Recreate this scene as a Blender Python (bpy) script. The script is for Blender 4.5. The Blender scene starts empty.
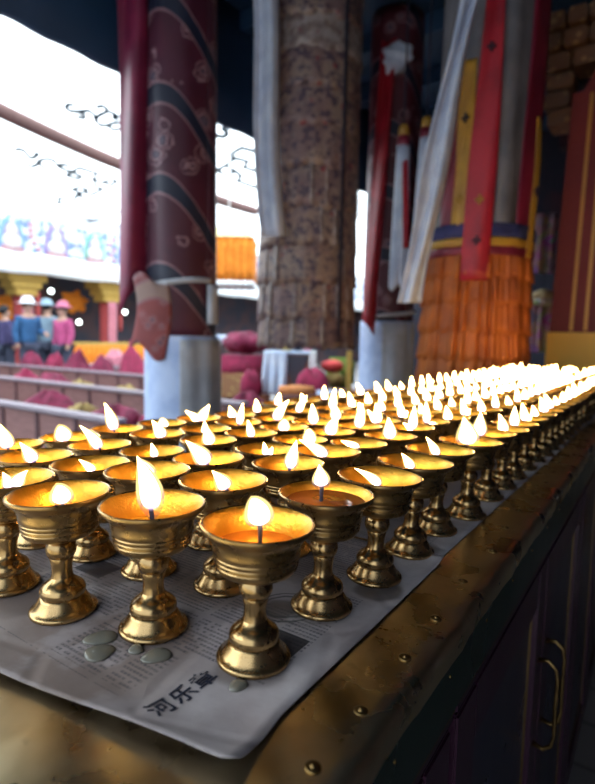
import bpy, bmesh, math, random
from mathutils import Vector, Matrix
sc = bpy.context.scene
COL = sc.collection
PI = math.pi
rnd = random.Random(7)
sin, cos = math.sin, math.cos
# ------------------------------------------------------------------ camera
# world: X across the counter (+ = aisle side), Y along the counter, Z up; counter top at CT
CT = 0.92
FPX = 540.0
PITCH, ROLL, YAW = math.radians(5.725), math.radians(1.093), math.radians(34.125)
CAM = Vector((0, 0, CT + 0.2002))
R0 = Vector((cos(YAW), sin(YAW), 0)); FH = Vector((-sin(YAW), cos(YAW), 0)); ZU = Vector((0, 0, 1))
FW = FH * cos(PITCH) - ZU * sin(PITCH)
U0 = FH * sin(PITCH) + ZU * cos(PITCH)
RIGHT = R0 * cos(ROLL) + U0 * sin(ROLL)
UP = U0 * cos(ROLL) - R0 * sin(ROLL)
def ray(px, py):
    d = FW + RIGHT * ((px - 297.5) / FPX) - UP * ((py - 392) / FPX)
    return d / d.dot(FH)
def at(px, py, d): return CAM + ray(px, py) * d            # point at horizontal distance d
def onz(px, py, z): v = ray(px, py); return CAM + v * ((z - CAM.z) / v.z)
def onx(px, py, x): v = ray(px, py); return CAM + v * (x / v.x)
cam = bpy.data.cameras.new('camera'); co = bpy.data.objects.new('camera', cam); COL.objects.link(co)
m = Matrix((RIGHT, UP, -FW)).transposed().to_4x4(); m.translation = CAM; co.matrix_world = m
cam.sensor_fit = 'AUTO'; cam.sensor_width = 36; cam.lens = FPX / 784 * 36
cam.clip_start = 0.01; cam.clip_end = 200
cam.dof.use_dof = True; cam.dof.focus_distance = 0.42; cam.dof.aperture_fstop = 6.0
sc.camera = co
sc.view_settings.view_transform = 'Standard'; sc.view_settings.look = 'None'
sc.view_settings.exposure = 0.62; sc.view_settings.gamma = 1; sc.view_settings.use_curve_mapping = False
cy = sc.cycles
cy.use_denoising = True; cy.max_bounces = 8; cy.diffuse_bounces = 4; cy.glossy_bounces = 4
cy.transparent_max_bounces = 24; cy.sample_clamp_indirect = 4.0; cy.caustics_reflective = False; cy.caustics_refractive = False
cy.use_light_tree = True
# ------------------------------------------------------------------ objects
def tag(o, label=None, cat=None, group=None, kind=None):
    if label: o['label'] = label
    if cat: o['category'] = cat
    if group: o['group'] = group
    if kind: o['kind'] = kind
    return o
def empty(name, loc=(0, 0, 0), label=None, cat=None, group=None, rz=0):
    o = bpy.data.objects.new(name, None); COL.objects.link(o); o.location = loc; o.rotation_euler.z = rz
    o.empty_display_size = .02
    return tag(o, label, cat, group)
def link(name, me, parent=None):
    o = bpy.data.objects.new(name, me); COL.objects.link(o)
    if parent is not None: o.parent = parent
    return o
class MB:
    """collects faces for ONE mesh"""
    def __init__(s): s.v = []; s.f = []; s.a = []
    def add(s, vs, fs, a=None):
        b = len(s.v); s.v += [tuple(x) for x in vs]; s.f += [tuple(b + i for i in q) for q in fs]
        s.a += list(a) if a else [0.0] * len(vs)
        return s
    def box(s, x0, x1, y0, y1, z0, z1):
        return s.add([(x0,y0,z0),(x1,y0,z0),(x1,y1,z0),(x0,y1,z0),(x0,y0,z1),(x1,y0,z1),(x1,y1,z1),(x0,y1,z1)],
              [(0,3,2,1),(4,5,6,7),(0,1,5,4),(1,2,6,5),(2,3,7,6),(3,0,4,7)])
    def lathe(s, prof, n=40, c=(0,0,0), sx=1, sy=1):
        vs = []; fs = []; ring = []
        for r, z in prof:
            if r < 1e-6: ring.append([len(vs)]); vs.append((c[0], c[1], c[2] + z))
            else:
                ring.append(list(range(len(vs), len(vs) + n)))
                vs += [(c[0] + sx*r*cos(2*PI*k/n), c[1] + sy*r*sin(2*PI*k/n), c[2] + z) for k in range(n)]
        for a, b in zip(ring, ring[1:]):
            for k in range(n):
                k2 = (k + 1) % n
                if len(a) == 1 and len(b) == 1: continue
                if len(a) == 1: fs.append((a[0], b[k2], b[k]))
                elif len(b) == 1: fs.append((a[k], a[k2], b[0]))
                else: fs.append((a[k], a[k2], b[k2], b[k]))
        return s.add(vs, fs)
    def tube(s, pts, rad, n=8, attr=False, flat=1.0):
        pts = [Vector(p) for p in pts]; vs = []; fs = []; at_ = []
        if not hasattr(rad, '__len__'): rad = [rad] * len(pts)
        up = None; L = len(pts)
        for i, p in enumerate(pts):
            t = (pts[min(i+1, L-1)] - pts[max(i-1, 0)]).normalized()
            if up is None: up = t.orthogonal().normalized()
            up = (up - t * up.dot(t)).normalized(); w = t.cross(up)
            for k in range(n):
                a = 2*PI*k/n; vs.append(p + (up * cos(a) + w * sin(a) * flat) * rad[i]); at_.append(i/(L-1))
        for i in range(L-1):
            for k in range(n):
                k2 = (k+1) % n; fs.append((i*n+k, i*n+k2, (i+1)*n+k2, (i+1)*n+k))
        fs.append(tuple(reversed(range(n)))); fs.append(tuple(range((L-1)*n, L*n)))
        return s.add(vs, fs, at_)
    def sheet(s, fn, nu, nv, th=.003):
        """cloth with real thickness: fn(u,v) -> point, u,v in 0..1"""
        P = [[Vector(fn(i/nu, j/nv)) for j in range(nv+1)] for i in range(nu+1)]
        def nrm(i, j):
            a = P[min(i+1,nu)][j] - P[max(i-1,0)][j]; b = P[i][min(j+1,nv)] - P[i][max(j-1,0)]
            n = a.cross(b); return n.normalized() if n.length > 1e-12 else Vector((0,0,1))
        vs = []; N = (nu+1)*(nv+1)
        for sg in (.5, -.5):
            for i in range(nu+1):
                for j in range(nv+1): vs.append(P[i][j] + nrm(i,j)*th*sg)
        I = lambda i, j, o: o*N + i*(nv+1) + j
        fs = []
        for i in range(nu):
            for j in range(nv):
                fs.append((I(i,j,0), I(i+1,j,0), I(i+1,j+1,0), I(i,j+1,0)))
                fs.append((I(i,j,1), I(i,j+1,1), I(i+1,j+1,1), I(i+1,j,1)))
        for i in range(nu):
            fs.append((I(i,0,0), I(i,0,1), I(i+1,0,1), I(i+1,0,0))); fs.append((I(i,nv,0), I(i+1,nv,0), I(i+1,nv,1), I(i,nv,1)))
        for j in range(nv):
            fs.append((I(0,j,0), I(0,j+1,0), I(0,j+1,1), I(0,j,1))); fs.append((I(nu,j,0), I(nu,j,1), I(nu,j+1,1), I(nu,j+1,0)))
        return s.add(vs, fs)
    def blob(s, c, r, fn=None, nu=20, nv=12):
        """a squashed, optionally displaced ball; c centre, r radii"""
        vs = []; fs = []
        for j in range(nv+1):
            th = PI*j/nv
            for i in range(nu):
                ph = 2*PI*i/nu; d = Vector((sin(th)*cos(ph), sin(th)*sin(ph), cos(th)))
                k = 1 + (fn(d) if fn else 0)
                vs.append((c[0]+d.x*r[0]*k, c[1]+d.y*r[1]*k, c[2]+d.z*r[2]*k))
        for j in range(nv):
            for i in range(nu):
                i2 = (i+1) % nu
                fs.append((j*nu+i, (j+1)*nu+i, (j+1)*nu+i2, j*nu+i2))
        return s.add(vs, fs)
    def mesh(s, name, mt, smooth=True, bevel=0, attr=False, sharp=None):
        me = bpy.data.meshes.new(name); me.from_pydata(s.v, [], s.f)
        bm = bmesh.new(); bm.from_mesh(me)
        if not attr: bmesh.ops.remove_doubles(bm, verts=bm.verts, dist=1e-6)
        bmesh.ops.dissolve_degenerate(bm, edges=bm.edges, dist=1e-7)
        bmesh.ops.recalc_face_normals(bm, faces=bm.faces)
        if bevel: bmesh.ops.bevel(bm, geom=list(bm.edges), offset=bevel, segments=2, affect='EDGES', clamp_overlap=True)
        bm.to_mesh(me); bm.free()
        if attr:
            a = me.attributes.new('t', 'FLOAT', 'POINT')
            if len(a.data) == len(s.a):
                for i, x in enumerate(s.a): a.data[i].value = x
        for p in me.polygons: p.use_smooth = smooth
        if sharp is not None: me.set_sharp_from_angle(angle=math.radians(sharp))
        if mt: me.materials.append(mt)
        return me
    def obj(s, name, mt, parent=None, **k): return link(name, s.mesh(name, mt, **k), parent)
# ------------------------------------------------------------------ materials (tiny node DSL)
class X:
    def __init__(s, t, k): s.t = t; s.k = k
    def _b(s, op, o, r=False):
        n = s.t.nodes.new('ShaderNodeMath'); n.operation = op
        a, b = (o, s) if r else (s, o)
        for i, q in enumerate((a, b)):
            if isinstance(q, X): s.t.links.new(q.k, n.inputs[i])
            elif q is not None: n.inputs[i].default_value = q
        return X(s.t, n.outputs[0])
    def __add__(s, o): return s._b('ADD', o)
    def __radd__(s, o): return s._b('ADD', o)
    def __sub__(s, o): return s._b('SUBTRACT', o)
    def __rsub__(s, o): return s._b('SUBTRACT', o, True)
    def __mul__(s, o): return s._b('MULTIPLY', o)
    def __rmul__(s, o): return s._b('MULTIPLY', o)
    def __truediv__(s, o): return s._b('DIVIDE', o)
    def lt(s, o): return s._b('LESS_THAN', o)
    def gt(s, o): return s._b('GREATER_THAN', o)
    def max(s, o): return s._b('MAXIMUM', o)
    def min(s, o): return s._b('MINIMUM', o)
    def pow(s, o): return s._b('POWER', o)
    def f(s, op): return s._b(op, None)
    def fract(s): return s.f('FRACT')
    def floor(s): return s.f('FLOOR')
    def abs(s): return s.f('ABSOLUTE')
    def sm(s, a, b):
        n = s.t.nodes.new('ShaderNodeMapRange'); n.interpolation_type = 'SMOOTHSTEP'
        s.t.links.new(s.k, n.inputs[0]); n.inputs[1].default_value = a; n.inputs[2].default_value = b
        return X(s.t, n.outputs[0])
    def band(s, a, b, e=.01): return s.sm(a-e, a+e) * (1 - s.sm(b-e, b+e))
class G:
    def __init__(s, name):
        s.m = bpy.data.materials.new(name); s.m.use_nodes = True; s.t = s.m.node_tree
        s.t.nodes.clear(); s.out = s.t.nodes.new('ShaderNodeOutputMaterial')
        s._tc = None
    def n(s, k): return s.t.nodes.new('ShaderNode' + k)
    def tc(s):
        if not s._tc: s._tc = s.n('TexCoord')
        return s._tc.outputs['Object']
    def xyz(s, vec=None):
        q = s.n('SeparateXYZ'); s.t.links.new(vec if vec is not None else s.tc(), q.inputs[0]); return [X(s.t, o) for o in q.outputs]
    def comb(s, x, y, z):
        q = s.n('CombineXYZ')
        for i, a in enumerate((x, y, z)):
            if isinstance(a, X): s.t.links.new(a.k, q.inputs[i])
            else: q.inputs[i].default_value = a
        return q.outputs[0]
    def noise(s, scale, detail=3, rough=.5, vec=None, dist=0):
        q = s.n('TexNoise'); q.inputs['Scale'].default_value = scale; q.inputs['Detail'].default_value = detail
        q.inputs['Roughness'].default_value = rough; q.inputs['Distortion'].default_value = dist
        s.t.links.new(vec if vec is not None else s.tc(), q.inputs['Vector']); return X(s.t, q.outputs['Fac'])
    def vor(s, scale, vec=None, out='Distance', feature='F1'):
        q = s.n('TexVoronoi'); q.feature = feature; q.inputs['Scale'].default_value = scale
        s.t.links.new(vec if vec is not None else s.tc(), q.inputs['Vector']); return q.outputs[out]
    def white(s, vec):
        q = s.n('TexWhiteNoise'); s.t.links.new(vec, q.inputs['Vector']); return X(s.t, q.outputs['Value'])
    def mix(s, f, a, b):
        q = s.n('Mix'); q.data_type = 'RGBA'
        s.put(q.inputs['Factor'], f) if False else None
        fi = q.inputs[0]; ai = q.inputs[6]; bi = q.inputs[7]
        for i, v in ((fi, f), (ai, a), (bi, b)): s.put(i, v)
        return X(s.t, q.outputs[2])
    def put(s, inp, v):
        if isinstance(v, X): s.t.links.new(v.k, inp)
        elif hasattr(v, 'is_output'): s.t.links.new(v, inp)
        elif isinstance(v, tuple) and len(v) == 3: inp.default_value = (*v, 1) if len(inp.default_value) == 4 else v
        else: inp.default_value = v
    def bump(s, h, strength=.3, dist=.001):
        q = s.n('Bump'); q.inputs['Strength'].default_value = strength; q.inputs['Distance'].default_value = dist
        s.t.links.new(h.k, q.inputs['Height']); return q.outputs[0]
    def bsdf(s, col, rough=.6, metal=0, normal=None, **k):
        q = s.n('BsdfPrincipled'); s.put(q.inputs['Base Color'], col); s.put(q.inputs['Roughness'], rough); s.put(q.inputs['Metallic'], metal)
        if normal is not None: s.t.links.new(normal, q.inputs['Normal'])
        for a, b in k.items(): s.put(q.inputs[a.replace('_', ' ')], b)
        s.last = q; s.t.links.new(q.outputs[0], s.out.inputs[0]); return s
def cloth_mat(name, col, col2=None, scale=30, bump=.25, rough=.85, sheen=0):
    g = G(name); n = g.noise(scale, 4); c2 = col2 or tuple(x*.75 for x in col)
    g.bsdf(g.mix(n.sm(.35, .65), c2, col), rough, normal=g.bump(g.noise(scale*6, 2), bump, .002)); return g.m
def wood_mat(name, col, col2, rough=.4, sc_=6):
    g = G(name); x, y, z = g.xyz(); n = g.noise(sc_, 5, .6, g.comb(x*1, y*1, z*8))
    g.bsdf(g.mix(n.sm(.3, .7), col2, col), rough, normal=g.bump(n, .15, .002)); return g.m
# ------------------------------------------------------------------ materials
def brass(name, c1, c2, rough, sc_=60, bumpv=.12, dirt=.5):
    g = G(name); n = g.noise(sc_, 4, .6); n2 = g.noise(sc_*.25, 3)
    col = g.mix(n.sm(.3, .75), c2, c1)
    col = g.mix(n2.sm(.5, .8) * dirt, col, tuple(c*.45 for c in c2))
    g.bsdf(col, n.sm(.2, .8) * .14 + rough, 1.0, normal=g.bump(g.noise(sc_*2.5, 3), bumpv, .0012)); return g.m
M_BOWL = brass('aged_brass', (.50, .32, .135), (.40, .25, .10), .22, 60, .04, .10)
M_FOOT = brass('polished_brass', (.58, .38, .17), (.44, .28, .115), .18, 60, .04, .15)
M_TOP = None
def butter_mat(name, col, rough=.08):
    g = G(name); n = g.noise(90, 3)
    g.bsdf(g.mix(n.sm(.3, .7), tuple(c*.8 for c in col), col), rough, normal=g.bump(g.noise(160, 2), .05, .001)); return g.m
M_BUTTER = butter_mat('clear_butter', (.70, .33, .03))
M_ORANGE = butter_mat('orange_butter', (.62, .19, .02), .12)
M_DARKOIL = butter_mat('dark_butter', (.28, .09, .015), .06)
g = G('wick'); n = g.noise(400, 2); g.bsdf(g.mix(n, (.02, .025, .05), (.07, .07, .11)), .9); M_WICK = g.m
# flame: gives off light; thin and bluish at its root, thin orange skin around a white heart
g = G('flame')
a = g.n('Attribute'); a.attribute_name = 't'; t = X(g.t, a.outputs['Fac'])
lw = g.n('LayerWeight'); lw.inputs['Blend'].default_value = .5; fc = X(g.t, lw.outputs['Facing'])
body = t.sm(.18, .54)
edge = fc.sm(.05, .36)
colr = g.mix(edge, (1.0, .56, .17), (1.0, .70, .26))
colr = g.mix(body, (.45, .34, .62), colr)
stg = body * ((1 - edge) * 52.0 + .95) + .14
em = g.n('Emission'); g.put(em.inputs[0], colr); g.put(em.inputs[1], stg)
tr = g.n('BsdfTransparent'); mx = g.n('MixShader')
alpha = (body * .80 + .18) * (1 - fc.sm(.55, .95) * .9)
g.put(mx.inputs[0], alpha); g.t.links.new(tr.outputs[0], mx.inputs[1]); g.t.links.new(em.outputs[0], mx.inputs[2]); g.t.links.new(mx.outputs[0], g.out.inputs[0])
M_FLAME = g.m
# ------------------------------------------------------------------ butter lamps
mm = .001
FOOT = [(0,0),(22,0),(23,.8),(23.3,2),(22.8,3.2),(21.6,3.9),(20.8,4.4),(19.4,6.2),(17.8,8.6),(16.3,11),(15.4,12.5),(14.6,12.9),(14.6,13.5),(15.5,14),(15.8,15.8),(15.4,17.8),(14,20),(11.3,22.2),(8.9,24),(7.6,26)]
STEM = [(7.6,26),(7.0,29),(6.9,32.5),(7.3,36),(8.0,39.2),(7.8,40.4),(8.8,41.2),(10.0,43.8),(10.5,46.5),(10.0,49.8),(8.8,52.2),(7.9,53.4),(8.6,54.6)]
BOWL = [(8.6,54.6),(14,55.4),(19.5,56.6),(23.2,58.2),(25.0,60.4),(25.6,62.6),(25.2,63.2),(25.8,63.7),(26.1,65.6),(25.7,66.2),(26.3,66.8),(26.6,68.6),(26.2,69.2),(26.8,69.8),(27.2,73),(28.0,77),(29.4,79.8),(32,82.3),(34.2,84),(35,85.6),(34.9,87),(34.2,87.6),(33.2,87.2),(31.4,85.2),(29.4,82),(27.7,78),(26.3,72),(24.8,67),(21,64.5),(12,63.5),(0,63.2)]
def sc_prof(p): return [(r*mm, z*mm) for r, z in p]
def lathe_mesh(name, p, mt, n=48):
    return MB().lathe(sc_prof(p), n).mesh(name, mt, sharp=38)
ME_FOOT = lathe_mesh('foot', FOOT, M_FOOT); ME_STEM = lathe_mesh('stem', STEM, M_FOOT); ME_BOWL = lathe_mesh('bowl', BOWL, M_BOWL, 56)
g = G('ghee_coated_brass'); n = g.noise(420, 2, .6); n2 = g.noise(70, 3)
g.bsdf(g.mix(n2.sm(.3, .7), (.78, .36, .035), (.90, .48, .065)), n * .25 + .22, .85, normal=g.bump(n, .5, .0010)); ME_BOWL.materials.append(g.m)
for p_ in ME_BOWL.polygons:
    c_ = p_.center; r_ = math.hypot(c_.x, c_.y)
    if c_.z > .0625 and r_ < .0332 and (c_.x*p_.normal.x + c_.y*p_.normal.y < 0 or p_.normal.z > .7): p_.material_index = 1
def butter_mesh(z, r, mt): return lathe_mesh('butter', [(r, z), (r*.97, z-.35), (r*.6, z-.5), (3, z-.3), (1.6, z+.5), (0, z+.6)], mt, 40)
ME_B = {'n': butter_mesh(70.5, 25.9, M_BUTTER), 'o': butter_mesh(72.5, 26.5, M_ORANGE), 'd': butter_mesh(81, 29, M_DARKOIL)}
def wick_mesh(z0, z1, lean, r=.0015):
    pts = [(lean[0]*s*s, lean[1]*s*s, z0 + (z1-z0)*s) for s in (0, .2, .4, .6, .8, 1)]
    return MB().tube(pts, [r*1.25, r, r*.95, r*1.05, r*1.15, r*.8], 7).mesh('wick', M_WICK)
def flame_mesh(base, tip, w, seed=0, n=12, L=15):
    q = random.Random(seed); b = Vector(base); t = Vector(tip); h = t - b
    c1 = b + Vector((h.x*.12, h.y*.12, max(h.z*.45, h.length*.25)))
    bend = Vector((q.uniform(-.06, .06), q.uniform(-.06, .06), 0)) * h.length
    pts = []; rad = []
    slim = w / h.length
    for i in range(L):
        s = i/(L-1)
        pts.append(b*(1-s)**2 + (c1+bend)*2*s*(1-s) + t*s*s)
        e = 1.25 if slim < .75 else .8
        rr = (sin(PI*min(1, s**(.95 if slim > .66 else .80)))**(.62 if slim > .66 else .95)) * (1 - (.0 if slim > .66 else .12)*s) if s < 1 else 0
        rr = max(rr, .10*(1-s)**2)
        rad.append(max(w*.56*rr, .00012))
    return MB().tube(pts, rad, n, attr=True).mesh('flame', M_FLAME, attr=True)
LAMPS = []
def add_lamp(x, y, s, label, butter='n', flames=(), wick=True, tilt=(0, 0), rz=0.0):
    e = empty('butter_lamp', (x, y, CT + PAPER), label, 'butter lamp', 'butter lamps burning on the counter', rz)
    e.scale = (s, s, s); e.rotation_euler.x, e.rotation_euler.y = tilt
    link('foot', ME_FOOT, e); link('stem', ME_STEM, e); link('bowl', ME_BOWL, e); link('butter', ME_B[butter], e)
    for me_w in flames[0]: link('wick', me_w, e)
    for me_f in flames[1]: link('flame', me_f, e)
    LAMPS.append(e); return e
PAPER = .0012
ROWS = [
 [(-0.1988,0.25,1.0,[(-0.0066,0.0212,0.0168,0.0018)]),
  (-0.1987,0.3303,1.0,[(-0.0027,0.0197,0.0131,-0.0033)]),
  (-0.1899,0.4001,1.0,[(-0.0224,0.0167,0.0091,0.0008)]),
  (-0.1874,0.4705,1.0,[(-0.0111,0.0181,0.0103,-0.0023)]),
  (-0.1884,0.5409,1.0,[(-0.0142,0.0233,0.0104,-0.001)]),
  (-0.1771,0.6104,1.0,[(-0.0076,0.0381,0.025,-0.0023)]),
  (-0.1779,0.6972,0.965,[(0.0019,0.0376,0.0178,-0.0127)])],
 [(-0.2764,0.2376,1.0,[(-0.0102,0.0440,0.0175,-0.0003)]),
  (-0.2811,0.3125,1.0,[(-0.0129,0.0186,0.0134,0.0035)]),
  (-0.281,0.4029,0.965,[(0.0069,0.0326,0.013,0.0009)]),
  (-0.2813,0.4713,0.965,[(-0.0287,0.0217,0.0134,-0.001)]),
  (-0.2839,0.5445,0.93,[(-0.0208,0.0125,0.0115,0.0007)]),
  (-0.2757,0.6136,0.93,[(-0.0032,0.0329,0.0174,-0.0005)]),
  (-0.2821,0.6924,0.93,[(0.0021,0.0405,0.0137,0.0025),(-0.013,0.0137,0.0082,0.0027)]),
  (-0.284,0.7615,0.93,[(-0.0017,0.039,0.0118,-0.0006),(0.0223,0.0019,0.0089,0.0015)])],
 [(-0.3464,0.2153,1.0,[(-0.0039,0.0184,0.0149,0.0025)]),
  (-0.3497,0.2963,1.0,[(-0.0091,0.0222,0.0158,0.0017)]),
  (-0.3519,0.3722,0.965,[(-0.0232,0.028,0.0172,0.0004)]),
  (-0.3457,0.4504,0.93,[(-0.0035,0.0175,0.0085,0.0011),(0.0031,0.011,0.0064,0.0043)]),
  (-0.348,0.52,0.93,[(-0.002,0.024,0.016,0.012)]),
  (-0.3488,0.5895,0.93,[(0.0114,0.0316,0.0179,-0.0005)]),
  (-0.3423,0.6546,0.93,[(0.0048,0.042,0.0151,-0.0005)]),
  (-0.342,0.7201,0.93,[(-0.0042,0.0359,0.0147,-0.0007),(-0.0149,0.0236,0.0103,-0.0029)])],
 [(-0.4168,0.2125,1.0,[(-0.0066,0.016,0.0101,0.0039),(0.0108,0.0156,0.0109,0.0062)]),
  (-0.4185,0.2893,0.965,[(-0.0143,0.0146,0.009,0.0036)]),
  (-0.4291,0.3687,0.93,[(-0.004,0.019,0.0093,0.0031)]),
  (-0.4264,0.449,0.93,[(-0.0047,0.0269,0.0161,0.0017)]),
  (-0.4184,0.5158,0.93,[(-0.0053,0.0265,0.0112,0.0012)]),
  (-0.4137,0.5811,0.93,[(0.0017,0.0218,0.016,-0.0007)]),
  (-0.4072,0.6463,0.93,[(-0.0037,0.0362,0.0157,0.0)])],
 [(-0.485,0.2753,0.965,[(-0.0151,0.024,0.0132,0.0004)]),
  (-0.496,0.356,0.93,[(-0.0234,0.0316,0.0129,0.0011)]),
  (-0.5014,0.4396,0.93,[(-0.0145,0.0269,0.0157,0.0073)]),
  (-0.4825,0.5023,0.93,[(-0.0013,0.0197,0.0116,0.0)]),
  (-0.4861,0.5715,0.93,[(0.0059,0.037,0.0112,-0.0006)]),
  (-0.4725,0.6355,0.93,[(0.0203,0.038,0.0163,0.0015)]),
  (-0.4954,0.7326,0.93,[(0.0151,0.0354,0.0132,-0.0008)]),
  (-0.4647,0.7952,0.93,[(0.0031,0.0452,0.0154,0.0)])],
 [(-0.5674,0.2971,0.93,[(-0.0085,0.0325,0.0159,-0.0021)]),
  (-0.5612,0.3622,0.93,[(-0.0076,0.0247,0.0185,-0.0046)]),
  (-0.5662,0.4306,0.93,[(-0.0134,0.0435,0.0152,-0.0025)]),
  (-0.5586,0.4972,0.93,[(-0.004,0.0179,0.0149,0.0027)]),
  (-0.5527,0.5624,0.93,[(-0.0219,0.021,0.0145,0.0015),(0.0138,0.0283,0.016,0.0022)]),
  (-0.5397,0.6266,0.93,[(-0.0063,0.0233,0.0154,-0.0038)]),
  (-0.5465,0.6917,0.93,[(-0.002,0.0283,0.0148,-0.0016)]),
  (-0.5748,0.7888,0.93,[(0.0032,0.0295,0.0146,-0.0018)])],
]
ORD = ['first', 'second', 'third', 'fourth', 'fifth', 'sixth', 'seventh', 'eighth', 'ninth', 'tenth', 'eleventh', 'twelfth', 'thirteenth', 'fourteenth', 'fifteenth']
ROWNAME = ['the outermost row', 'the second row in', 'the third row in', 'the fourth row in', 'the fifth row in', 'the back row']
OWN = {(0, 0): 'brass butter lamp nearest the paper corner, orange butter and a round flame',
       (0, 1): 'brass butter lamp brimful of dark melted butter, small round pale flame',
       (0, 2): 'brass butter lamp with flame blown flat to the left, third along the brass edge',
       (1, 0): 'brass butter lamp with the tall bright flame, beside the wax drops',
       (2, 0): 'brass butter lamp with a ball shaped flame near the left margin',
       (3, 0): 'brass butter lamp cut by the left margin, flame split like a tulip',
       (5, 4): 'brass butter lamp in the back row whose two flames make a V'}
def look(fl):
    if len(fl) > 1: return 'forked flame'
    dx, dz, w, _ = fl[0]
    if dx < -.018: return 'blown flame'
    if dz < .019: return 'short flame'
    if dz > .034: return 'tall flame'
    if dx < -.009: return 'slanting flame'
    if dx > .004: return 'rightward flame'
    return 'upright flame'
TILT = {(0,0): 1.2, (0,2): 1.6, (0,3): 1.6, (0,4): 1.3, (0,1): 1.0, (2,0): -.9, (0,5): 1.0}
FARM = []                                                  # flame / wick shapes shared by the far lamps
for k in range(10):
    q = random.Random(90+k); z = .0705
    lx, ly = q.uniform(-.5, .5), q.uniform(-.5, .5)
    an = PI + YAW + q.uniform(-1.0, 1.0); ln = q.choice([.002, .006, .009, .014]); hh = q.uniform(.026, .040)
    d = Vector((cos(an)*ln, sin(an)*ln, hh))
    fl = [flame_mesh((0, 0, z+.003), Vector((0, 0, z+.003)) + d, q.uniform(.0150, .0190), k, 10, 11)]
    if k % 4 == 3: fl.append(flame_mesh((.001, 0, z+.004), (cos(an+2.3)*.010, sin(an+2.3)*.010, z+.024), .010, k+30, 10, 11))
    FARM.append(([wick_mesh(z-.004, z+.011, (cos(an)*.002, sin(an)*.002))], fl))
for r, row in enumerate(ROWS):
    for i, (x, y, s, fl) in enumerate(row):
        b = 'o' if (r, i) == (0, 0) else 'd' if (r, i) == (0, 1) else 'n'
        zb = {'n': .0705, 'o': .0725, 'd': .081}[b]
        W = []; F = []; first = fl[0]
        for j, (dx, dz, w, ox) in enumerate(fl):
            sc1 = 1/s
            o = R0 * (ox * sc1); o = Vector((max(-.012, min(.012, o.x)), max(-.012, min(.012, o.y)), 0))
            base = o + Vector((0, 0, zb + (.006 if b == 'd' else .005) + (.002 if j else 0)))
            if (r, i) == (0, 0): base = o + Vector((0, 0, zb + .0095))
            if (r, i) == (0, 1): base = o + Vector((0, 0, zb + .007))
            tip = base + R0 * dx * sc1 + Vector((0, 0, dz * sc1))
            F.append(flame_mesh(base, tip, w * sc1, r*20+i+j))
            if j == 0 or (r, i) == (3, 0) and False:
                ww = wick_mesh(zb - .004, base.z + min(.010, .45*dz*sc1), R0 * (dx*.12))
                for v in ww.vertices: v.co.x += o.x; v.co.y += o.y
                W.append(ww)
        lab = OWN.get((r, i)) or f'brass butter lamp with {look(fl)}, {ORD[i]} from near end of {ROWNAME[r]}'
        tl = math.radians(TILT.get((r, i), rnd.uniform(-.6, .6)))
        ax = FH                                             # lean sideways as seen along the hall
        e = add_lamp(x, y, s, lab, b, (W, F))
        e.rotation_mode = 'QUATERNION'
        from mathutils import Quaternion
        e.rotation_quaternion = Quaternion(ax, tl)
    # the far part of the row, on the same pitch
    y = row[-1][1]; i = len(row); v_end = [-.168, -.244, -.318, -.392, -.465, -.540][r]; x0 = row[-1][0]
    while y < 2.60:
        y += .0680 if r else .0672
        k = min(1, (i - len(row) + 1) / 5)
        x = x0 + (v_end - x0) * k + rnd.uniform(-.003, .003)
        W, F = FARM[rnd.randrange(10)]
        lab = (f'small brass butter lamp, {ORD[i]} from the near end of {ROWNAME[r]}' if i < 13 else
               f'small brass butter lamp in the far blurred stretch of {ROWNAME[r]}')
        add_lamp(x, y + rnd.uniform(-.0012, .0012), .93, lab, 'n', (W, F), rz=rnd.uniform(-.5, .5))
        i += 1

# keep the far lamps from touching
near_ids = {id(e) for e in LAMPS if e.scale.x > .94 or any(abs(e.location.x - x) < 1e-5 and abs(e.location.y - y) < 1e-5 for row in ROWS for x, y, s_, f_ in row)}
for it in range(25):
    for i in range(len(LAMPS)):
        for j in range(i):
            a, b = LAMPS[i], LAMPS[j]
            d = a.location - b.location
            if abs(d.x) > .07 or abs(d.y) > .07: continue
            n_ = d.length; mn = (a.scale.x + b.scale.x) * .0358
            if n_ < mn and not (id(a) in near_ids and id(b) in near_ids):
                s_ = d / n_ * (mn - n_)
                if id(a) in near_ids: b.location -= s_
                elif id(b) in near_ids: a.location += s_
                else: a.location += s_/2; b.location -= s_/2
# ------------------------------------------------------------------ counter
g = G('hammered_brass_sheet')
n = g.noise(18, 4, .6); n2 = g.noise(70, 3); x, y, z = g.xyz()
col = g.mix(n.sm(.3, .7), (.60, .46, .25), (.76, .61, .36))
col = g.mix(n2.sm(.62, .75) * .3, col, (.20, .12, .05))
g.bsdf(col, n.sm(.25, .75) * .18 + .20, 1.0, normal=g.bump(g.noise(14, 2) + g.noise(45, 2) * .3, .26, .005)); M_TOP = g.m
M_NAIL = brass('nail_brass', (.30, .19, .07), (.16, .10, .04), .3)
g = G('hazed_black_lacquer'); n = g.noise(9, 4); g.bsdf(g.mix(n, (.014, .017, .036), (.026, .024, .046)), n*.15 + .22, normal=g.bump(g.noise(25, 2), .08, .002)); M_LACQ = g.m  # black lacquer, its blue lift is haze mixed into the colour
g = G('maroon_lacquer'); n = g.noise(9, 4); g.bsdf(g.mix(n, (.034, .012, .030), (.055, .017, .032)), n*.15 + .25); M_MAROON = g.m
g = G('green_lacquer'); n = g.noise(11, 4); g.bsdf(g.mix(n, (.006, .018, .013), (.010, .026, .018)), n*.2 + .2); M_GREEN = g.m
g = G('gilt_line'); g.bsdf((.20, .13, .05), .4, .9); M_GILT = g.m
VE, U_0, U_1 = -.1055, -.55, 2.76
top = empty('altar_countertop', (-.37, 1.1, CT - .06), 'long counter top clad in hammered brass sheet, nailed along its front edge', 'counter')
TW = top.location.copy()
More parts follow.
